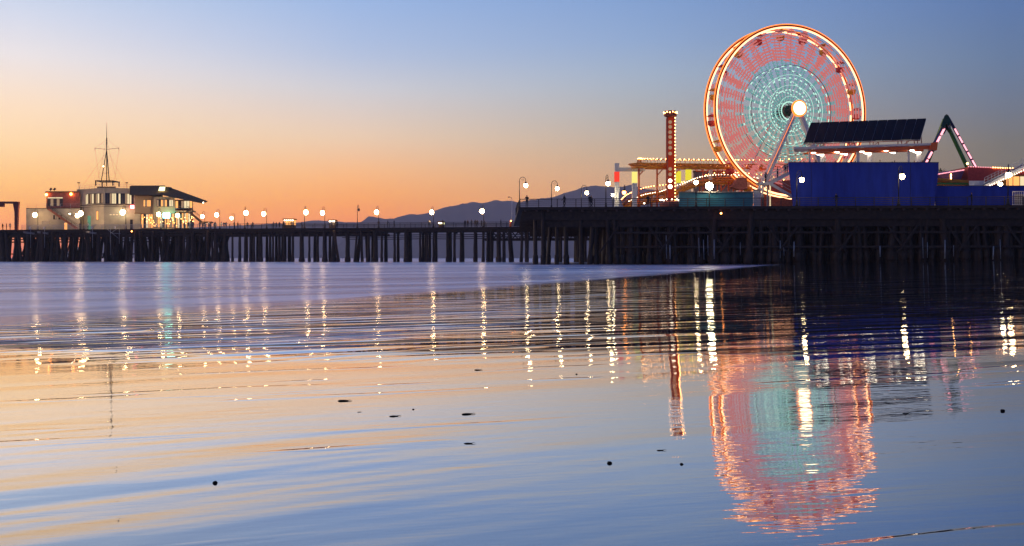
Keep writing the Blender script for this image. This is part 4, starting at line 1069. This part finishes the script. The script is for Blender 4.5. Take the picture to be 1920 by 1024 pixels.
# gondolas hang between the rims
def gondola(c1):
    a = MB(); a.lathe((0, 0, -1.75), [(.35, 0), (.62, .18), (.70, .75), (.66, .8)], c1, 12); 
    b = MB(); b.lathe((0, 0, -.25), [(.85, 0), (.5, .22), (.08, .36)], c1, 12)
    c = MB(); c.tube([(0, 0, -.95), (0, 0, .05)], .05, 'white_paint', 6); c.tube([(0, -1.5, .05), (0, 1.5, .05)], .05, 'white_paint', 6)
    for k in range(4): a_ = math.pi / 2 * k; c.tube([(math.cos(a_) * .64, math.sin(a_) * .64, -.96), (math.cos(a_) * .6, math.sin(a_) * .6, -.2)], .03, 'white_paint', 4)
    return a.mesh('tub'), b.mesh('canopy'), c.mesh('hanger')
gms = [gondola('gondola_red'), gondola('gondola_yellow')]
for k in range(20):
    a = 2 * math.pi * (k + .25) / 20; tb, cn, hg = gms[k % 2]
    g = bpy.data.objects.new('gondola', hg); col.objects.link(g); g.parent = fw; g.location = (math.cos(a) * (RW - .35), 0, HUB + math.sin(a) * (RW - .35))
    for nm_, me_ in (('tub', tb), ('canopy', cn)):
        q = bpy.data.objects.new(nm_, me_); col.objects.link(q); q.parent = g
# boarding station: curved lit fascia under the wheel
bs = thing('boarding_station', 'red backed boarding station with curved glowing light bands under the wheel', 'ride station', (X(1455, 152), 152, DECK))
mb = MB(); mb.slab([P(1437, 341, 155), P(1450, 342, 155), P(1466, 350, 155), P(1472, 360, 155), P(1462, 366, 155), P(1440, 362, 155)], (0, .4, 0), 'red_roof'); world_build(mb, 'red_panel', bs)
box_part(bs, 'back_wall', 1424, 1486, DECK, Z(338, 158), 158, .5, 'orange_tint')
mb = MB()
mb.tube(catmull([P(1424, 346, 151), P(1436, 356, 151), P(1455, 363, 151), P(1484, 368, 151)]), .15, 'led_white', 6); mb.tube(catmull([P(1420, 357, 150), P(1436, 363, 150), P(1455, 368, 150), P(1484, 373, 150)]), .11, 'led_white', 6); world_build(mb, 'light_band', bs)
mb = MB(); mb.tube([P(1444, 343, 149), P(1444, 386, 149)], .1, 'cream_glow', 6); world_build(mb, 'post', bs); mb = MB(); mb.tube([P(1430, 340, 149), P(1430, 386, 149)], .12, 'white_paint', 6); world_build(mb, 'post', bs)  # first post glows, standing in for white light falling on it
mb = MB(); mb.slab([P(1372, 350, 156), P(1384, 334, 156), P(1400, 333, 156), P(1402, 354, 156), P(1385, 356, 156)], (0, 2, 0), 'orange_tint'); world_build(mb, 'loading_shelter', bs)

# ------------------------------------------------------------------ stair beside the blue building
st = thing('viewing_stair', 'white sided stair with railing climbing to the blue building deck', 'stair', (X(1455, 146), 146, DECK))
mb = MB(); S0, S1, S2 = P(1424, 341, 145), P(1442, 342, 145), P(1480, 322, 145)
for o_ in (0, 1.8):
    if o_: world_build(mb, 'stringer', st); mb = MB()
    O = Vector((0, o_, 0)); mb.slab([S1 + O + Vector((0, 0, -.45)), S2 + O + Vector((0, 0, -.45)), S2 + O, S1 + O], (0, .15, 0), 'white_paint'); mb.slab([S0 + O + Vector((0, 0, -.35)), S1 + O + Vector((.05, .003, -.35)), S1 + O + Vector((.05, .003, 0)), S0 + O], (0, .15, 0), 'white_paint')
world_build(mb, 'stringer', st); mb = MB()
D0, D1 = P(1444, 342, 145), P(1485, 366, 145)
mb.slab([D0 + Vector((0, -.3, -.45)), D1 + Vector((0, -.3, -.45)), D1 + Vector((0, -.3, 0)), D0 + Vector((0, -.3, 0))], (0, .15, 0), 'white_paint'); world_build(mb, 'stringer', st)
mb = MB()
for k in range(9): p = S1.lerp(S2, (k + .5) / 9); mb.box((p.x - .18, p.y + .16, p.z - .2), (p.x + .18, p.y + 1.79, p.z - .12), 'grey_wall')
for k in range(12): p = D0.lerp(D1, (k + .5) / 12); mb.box((p.x - .15, p.y - .12, p.z - .2), (p.x + .15, p.y + 1.2, p.z - .14), 'grey_wall')
mb.box((S0.x, S0.y + .16, S0.z - .15), (S1.x, S0.y + 1.79, S0.z - .05), 'grey_wall'); world_build(mb, 'steps', st)
mb = MB()
for O in (Vector((0, 0, 0)), Vector((0, 1.85, 0))):
    for h_ in (.5, 1.05): mb.tube([S0 + O + Vector((0, 0, h_)), S1 + O + Vector((0, 0, h_)), S2 + O + Vector((0, 0, h_))], .03, 'white_paint', 5)
    for a, b, n_ in ((S0, S1, 4), (S1, S2, 8)):
        for k in range(n_ + 1): p = a.lerp(b, k / n_) + O; mb.bar(p, p + Vector((0, 0, 1.05)), .04, 'white_paint')
for h_ in (.5, 1.0): mb.tube([D0 + Vector((0, -.25, h_)), D1 + Vector((0, -.25, h_))], .03, 'white_paint', 5)
world_build(mb, 'handrail', st)
mb = MB(); mb.box((S0.x, S0.y + .2, DECK), (S0.x + .25, S0.y + .45, S0.z - .36), 'white_paint'); mb.box((S1.x, S0.y + 1.2, DECK), (S1.x + .2, S0.y + 1.4, S1.z - .46), 'white_paint'); world_build(mb, 'post', st)
for i, (px, dz) in enumerate(((1436, 0), (1458, .35), (1472, .62), (1476, .8), (1481, .95))):
    f = max(0, (px - 1442) / 38); z = (S1.z + (S2.z - S1.z) * f) - .1
    person(X(px, 146), 146, z, f'{ORD[i]} from left on white stair', 'people on the white stair', pose=0, out_=0)

# ------------------------------------------------------------------ blue building
YU = 140
bb = thing('blue_building', 'big cobalt blue building with flared sides and an open viewing deck', 'building', (X(1620, YU), YU, DECK))
bt = Z(305, YU); DP = 13
mb = MB()
fb = [(X(1487, YU), YU), (X(1752, YU), YU), (X(1749, YU + DP), YU + DP), (X(1490, YU + DP), YU + DP)]
ft = [(X(1479, YU), YU - .0), (X(1760, YU), YU - .0), (X(1757, YU + DP), YU + DP), (X(1482, YU + DP), YU + DP)]
mb.add([(*p, DECK) for p in fb] + [(*p, bt - 1.0) for p in ft], [(0, 1, 5, 4), (1, 2, 6, 5), (2, 3, 7, 6), (3, 0, 4, 7), (4, 5, 6, 7)], 'blue_paint')
world_build(mb, 'wall', bb)
mb = MB(); t_ = .16
k1, k2 = X(1479, YU), X(1760, YU)
for p_, q_ in zip(ft, ft[1:] + ft[:1]):
    dv_ = Vector((q_[0] - p_[0], q_[1] - p_[1], 0)).normalized(); nn_ = Vector((-dv_.y, dv_.x, 0)) * t_
    mb.slab([(*p_, bt - .998), (*q_, bt - .998), (*q_, bt), (*p_, bt)], nn_, 'blue_paint')
mb.box((k1 - .04, YU - .04, bt), (k2 + .04, YU + .2, bt + .07), 'navy_steel'); world_build(mb, 'parapet', bb)
for a in (1521, 1707, 1577, 1635):
    mb = MB(); mb.box((X(a, YU) - .025, YU - .025, DECK + .1), (X(a, YU) + .025, YU, bt - .05), 'navy_steel' if a in (1521, 1707) else 'blue_paint'); world_build(mb, 'seam', bb)
# canopy roof
mb = MB(); y0, y1 = YU - .3, YU + DP
mb.slab([(X(1488, y0), y0, Z(280, y0)), (X(1747, y0), y0, Z(272, y0)), (X(1747, y0), y0, Z(268.5, y0)), (X(1488, y0), y0, Z(276, y0))], (1.2, 3.8, 0), 'white_paint'); world_build(mb, 'canopy', bb)
mb = MB(); mb.slab([(X(1521, y0) , y0 + .2, Z(285, y0)), (X(1757, y0), y0 + .2, Z(279, y0)), (X(1757, y0), y0 + .2, Z(272.6, y0)), (X(1521, y0), y0 + .2, Z(280.3, y0))], (0, .5, 0), 'orange_steel')
mb.slab([(X(1744, y0), y0 - .15, Z(281, y0)), (X(1756, y0), y0 - .15, Z(282, y0)), (X(1758, y0), y0 - .15, Z(266, y0)), (X(1746, y0), y0 - .15, Z(268, y0))], (0, 1.0, 0), 'orange_steel')
for q in (3.3,): mb.slab([(X(1521, y0), y0 + q, Z(285, y0)), (X(1750, y0), y0 + q, Z(279, y0)), (X(1750, y0), y0 + q, Z(273.5, y0)), (X(1521, y0), y0 + q, Z(281, y0))], (0, .4, 0), 'orange_steel')
world_build(mb, 'roof_beam', bb)
for a, wd in ((1520, .22), (1611, .36), (1706, .24)):
    for q in (.4,):
        mb = MB(); mb.box((X(a, YU) - wd / 2, YU + q, bt - .99), (X(a, YU) + wd / 2, YU + q + wd, Z(279, YU)), 'white_paint'); world_build(mb, 'column', bb)
for a, py in ((1544, 292), (1631, 289), (1723, 287)):
    mb = MB(); mb.box((X(a, 144.6) - .32, 144.6, bt - .98), (X(a, 144.6) + .32, 145.0, Z(py, 144.6)), 'white_paint'); world_build(mb, 'column', bb)
for (a, b), (c, d_) in (((1523, 285), (1543, 291)), ((1567, 284), (1587, 289)), ((1614, 283), (1632, 289)), ((1659, 281), (1677, 286)), ((1708, 281), (1725, 287))):
    p, q = P(a, b, 142.6), P(c, d_, 144.8); mb = MB(); mb.bar(p, q, .3, 'tube_white'); f_ = world_build(mb, 'tube_light', bb)
    mb = MB(); mb.bar(p + Vector((0, 0, .22)), q + Vector((0, 0, .22)), .16, 'white_paint'); mb.build('fixture', f_)
for i, px in enumerate((1488, 1493, 1503, 1512, 1530, 1548, 1568, 1576, 1600, 1607, 1620, 1652, 1677, 1683, 1718, 1730, 1734)):
    person(X(px, 144), 144 + random.uniform(0, 1.5), bt - 1.0 + random.uniform(-.05, .12) - (.0), f'{ORD[i]} from left behind blue parapet', 'people on the viewing deck', pose=0)
# solar array
sa = thing('solar_array', 'large tilted black solar panel array on struts above the viewing deck', 'solar array', (X(1620, 146), 146, Z(272, 146)))
TL, TR, BR, BL = P(1520, 230, 149.5), P(1737, 222, 149.5), P(1726, 260, 145), P(1507, 267, 145)
for k in range(12):
    a, b = k / 12 + .0022, (k + 1) / 12 - .0022; mb = MB()
    mb.slab([BL.lerp(BR, a), BL.lerp(BR, b), TL.lerp(TR, b), TL.lerp(TR, a)], (0, .05, -.08), 'solar_glass'); world_build(mb, 'solar_panel', sa)
mb = MB(); O = Vector((0, .06, -.13))
mb.slab([BL + O, BR + O, TR + O, TL + O], (0, .03, -.06), 'galvanised')
world_build(mb, 'backing_frame', sa)
mb = MB()
for f in (.10, .13, .16, .34, .38, .41, .56, .59, .63, .80, .83, .86, .93, .96, .99):
    top = BL.lerp(BR, f).lerp(TL.lerp(TR, f), random.uniform(.05, .5)) + Vector((0, .1, -.2)); base = Vector((top.x + random.uniform(-.3, .3), top.y, Z(276 - 7.5 * f, y0) + .02)); mb.bar(top, base, .1, 'rust_red')
for f in (.2, .45, .66, .92):
    a = BL.lerp(BR, f) + Vector((0, .3, -.15)); mb.bar(a, Vector((a.x - 1.6, a.y + .2, Z(276 - 7.5 * f, y0) + .05)), .1, 'rust_red')
mb.bar(BL + Vector((0, .2, -.2)), BR + Vector((0, .2, -.2)), .16, 'rust_red'); world_build(mb, 'struts', sa)
# low blue wall
lw = thing('blue_wall', 'low cobalt blue wall running right from the blue building', 'wall', (X(1850, 141), 141, DECK))
mb = MB(); mb.box((X(1755, 141.5), 141.5, DECK), (X(1995, 141.5), 141.8, Z(349, 141.5)), 'blue_paint'); mb.box((X(1755, 141.5), 141.42, Z(349, 141.5)), (X(1995, 141.5), 141.88, Z(348.2, 141.5)), 'navy_steel'); world_build(mb, 'wall_panel', lw)
wf = thing('white_enclosure', 'small pale barred enclosure at the right end of the platform', 'fence', (X(1910, 135), 135, DECK)); mb = MB()
for px in range(1899, 1960, 4): mb.bar((X(px, 135), 135, DECK), (X(px, 135), 135, Z(359, 135)), .05, 'white_paint')
for z in (DECK + .1, Z(359, 135)): mb.bar((X(1898, 135), 135, z), (X(1960, 135), 135, z), .07, 'white_paint')
world_build(mb, 'bars', wf); box_part(wf, 'back_panel', 1902, 1960, DECK, Z(364, 136.2), 136.2, 1.2, 'grey_wall')

# ------------------------------------------------------------------ swing ride frame
YG = 156
sr = thing('pendulum_ride', 'tall A-frame ride with green legs and glowing pink white light strips', 'ride', (X(1790, YG), YG, DECK))
ap = P(1775, 222, YG)
def gleg(px, py, Y, wid, mat, lights):
    b = P(px, py, Y); f = (b.z - DECK) / (ap.z - b.z); e = b + (b - ap) * f; a0 = ap + Vector((0, (Y - YG) * .2, 0))
    mb = MB(); mb.tube([a0, e], [wid * .8, wid], mat, 4); l_ = world_build(mb, 'leg', sr)
    if lights:
        mb = MB(); n_ = 9 if e.x > ap.x else 7
        dv = (e - a0); sd = Vector((dv.z, 0, -dv.x)).normalized() * (wid * .35) * (1 if e.x < ap.x else -1)
        for k in range(n_):
            s0 = .12 + k * .085; mb.bar(a0 + dv * s0 + Vector((0, -wid - .05, 0)) - sd, a0 + dv * (s0 + .066) + Vector((0, -wid - .05, 0)) - sd, .21, 'led_rose')
        mb.build('light_strip', l_)
gleg(1733, 303, 153, .34, 'navy_steel', True); gleg(1842, 338, 153, .34, 'navy_steel', True)
gleg(1742, 303, 160, .34, 'green_steel', False); gleg(1830, 345, 160, .34, 'green_steel', False)
mb = MB(); mb.slab([P(1771, 217, 152.5), P(1775, 214, 152.5), P(1779, 217, 152.5), P(1783, 232, 152.5), P(1778, 237, 152.5), P(1775, 231, 152.5), P(1770, 240, 152.5), P(1764, 236, 152.5)], (3.4, 8, 0), 'dark_green_steel'); world_build(mb, 'apex_cap', sr)
# right hand buildings
pr = thing('purple_pavilion', 'purple roofed pavilion with a slanting bulb edge behind the blue building', 'pavilion', (X(1785, 152), 152, DECK))
mb = MB(); mb.slab([P(1758, 327, 152), P(1808, 319, 152), P(1802, 336, 152), P(1758, 338, 152)], (0, 6, .4), 'purple_roof'); world_build(mb, 'roof', pr)
mb = MB(); 
for k in range(19): mb.ball(P(1759, 326.5, 151.9).lerp(P(1807, 318.7, 151.9), k / 18), .09, 'led_rose', 6, 4)
world_build(mb, 'bulbs', pr)
box_part(pr, 'wall', 1757, 1815, DECK, Z(338, 153), 153, 5, 'yellow_steel')
mb = MB(); mb.bar(P(1757, 336, 151), P(1815, 341, 151), .35, 'yellow_steel'); mb.bar(P(1757, 344, 151), P(1815, 345, 151), .3, 'green_steel'); mb.bar(P(1783, 326, 151), P(1783, 338, 151), .12, 'bulb_amber'); world_build(mb, 'trim', pr)
rr_ = thing('red_pavilion', 'red roofed pavilion outlined in white bulbs at the right edge', 'pavilion', (X(1880, 154), 154, DECK))
mb = MB(); mb.slab([P(1816, 347, 152), P(1815, 313, 152), P(1880, 315, 152), P(1960, 318, 152), P(1960, 347, 152)], (0, 6, 0), 'red_roof'); world_build(mb, 'roof', rr_)
mb = MB()
for k in range(30): mb.ball(P(1816 + k * 4.6, 312.5 + k * .16, 151.9), .08, 'led_rose' if k < 10 else 'bulb_amber', 6, 4)
for k in range(20): mb.ball(P(1852 + k * 4.2, 350 - k * 1.9, 147.5), .08, 'bulb_white', 6, 4)
mb.ball(P(1814, 307, 152), .16, 'bulb_amber'); world_build(mb, 'bulbs', rr_)
box_part(rr_, 'wall', 1880, 1960, DECK, Z(328, 151), 151, .9, 'yellow_steel'); panel_windows(rr_, 'window', (X(1886, 151), 151), (X(1950, 151), 151), Z(348, 151), Z(331, 151), 5, ['win_amber', 'win_amber', 'cream_glow'])
box_part(rr_, 'porch', 1817, 1846, DECK, Z(339, 149), 149, 2, 'white_paint')
rs2 = thing('right_stair', 'white stair with thin railings rising to the right edge', 'stair', (X(1885, 148), 148, DECK))
a, b = P(1846, 347, 147.8), P(1930, 305, 147.8); mb = MB()
for o_ in (0, 1.8):
    mb = MB(); mb.slab([a + Vector((0, o_, -.5)), b + Vector((0, o_, -.5)), b + Vector((0, o_, 0)), a + Vector((0, o_, 0))], (0, .15, 0), 'white_paint'); world_build(mb, 'stringer', rs2)
mb = MB()
for k in range(18): p = a.lerp(b, (k + .5) / 18); mb.box((p.x - .18, p.y + .16, p.z - .2), (p.x + .18, p.y + 1.79, p.z - .12), 'grey_wall')
world_build(mb, 'steps', rs2); mb = MB()
for h_ in (.35, .7, 1.05): mb.tube([a + Vector((0, 0, h_)), b + Vector((0, 0, h_))], .025, 'white_paint', 5)
for k in range(14): p = a.lerp(b, k / 13); mb.bar(p, p + Vector((0, 0, 1.05)), .04, 'white_paint')
world_build(mb, 'handrail', rs2)
q = thing('flood_lamp', 'bright yellow white flood lamp low beside the right stair', 'flood lamp', P(1876, 346, 146)); mb = MB(); mb.ball((0, 0, 0), .28, 'flood_white'); mb.build('lamp_lens', q); mb = MB(); mb.box((-.3, .2, -.4), (.3, .5, .3), 'dark_iron'); mb.build('lamp_housing', q)
# palm tuft
pt = thing('palm_tree', 'small dark palm top behind the right end of the blue building', 'palm tree', (X(1764, 158), 158, DECK)); zt_ = Z(322, 158) - DECK
mb = MB(); mb.tube([(0, 0, 0), (.1, 0, zt_ * .5), (0, 0, zt_)], [.18, .13, .11], 'bark', 8); mb.build('trunk', pt)
mb = MB()
for k in range(16):
    a = random.uniform(0, 6.28); l_ = random.uniform(.7, 1.1); u = Vector((math.cos(a), math.sin(a), 0)); sd = Vector((-u.y, u.x, 0)) * .09; c0 = Vector((0, 0, zt_))
    r0 = random.uniform(.1, .6); p1 = c0 + u * l_ * .5 + Vector((0, 0, r0)); p2 = c0 + u * l_ + Vector((0, 0, r0 - .35))
    mb.add([c0, p1 - sd, p2, p1 + sd, p1 + Vector((0, 0, .03))], [(0, 1, 4), (0, 4, 3), (1, 2, 4), (4, 2, 3)], 'foliage')
mb.build('crown', pt)

# ------------------------------------------------------------------ pebbles and weed on the sand
def ground_pt(px, py):
    d_ = Vector(((px - 960) / 1920, 1, (HZ - py) / 1920))
    t_ = 4.
    for _ in range(60): t_ = (EYE - sand_z(d_.x * t_, d_.y * t_)) / -d_.z * .5 + t_ * .5
    return Vector((0, 0, EYE)) + d_ * t_
random.seed(3)
pe = [(643, 752, .030, 'flat dark clump of weed at the middle left of the wet sand'), (738, 781, .022, 'small dark pebble right of the flat clump of weed'), (775, 768, .010, 'tiny pebble between two dark pebbles on the sand'),
      (875, 777, .026, 'elongated dark pebble in the centre of the wet sand'), (673, 773, .009, 'tiny speck of weed just below the flat clump'), (878, 832, .018, 'thin dark strand of weed below the elongated pebble'),
      (895, 694, .022, 'dark scrap of weed at the ripple edge in the centre'), (403, 906, .016, 'round black pebble alone at the lower left'), (1143, 869, .017, 'round black pebble with a bright wet edge, lower right of centre'),
      (1238, 845, .014, 'flat black pebble above right of the round one'), (1278, 871, .012, 'small black pebble below the tower reflection'), (1880, 771, .020, 'dark pebble near the right edge of the sand'),
      (1698, 776, .018, 'flat dark weed scrap right of the wheel reflection'), (1081, 702, .012, 'tiny dark speck at the ripple edge right of centre')]
for px, py, sz, lb in pe:
    g = ground_pt(px, py); mb = MB(); seg, rg = 14, 8; mb.ball((0, 0, 0), 1, 'pebble', seg, rg); sz *= .42
    el = 1.9 if 'flat' in lb or 'elong' in lb or 'strand' in lb or 'scrap' in lb else 1.05; ht = .35 if el > 1.5 else .7
    for i, v in enumerate(mb.v):
        k = 1 + .3 * noise.noise(Vector(v) * 1.7 + Vector((px, py, 0))); mb.v[i] = (v[0] * sz * el * k, v[1] * sz * k, v[2] * sz * ht * k)
    if el > 1.5: mb.tube([(sz * 1.2, 0, .001), (sz * 2.6, sz * .4, .003), (sz * 3.4, 0, .001)], [sz * .2, sz * .12, sz * .05], 'pebble', 5)
    o = mb.build('weed_clump' if 'weed' in lb else 'pebble'); o.location = g + Vector((0, 0, sz * ht * .3)); o.rotation_euler = (0, 0, random.uniform(-.3, .3)); tag(o, lb, 'seaweed' if 'weed' in lb else 'pebble')
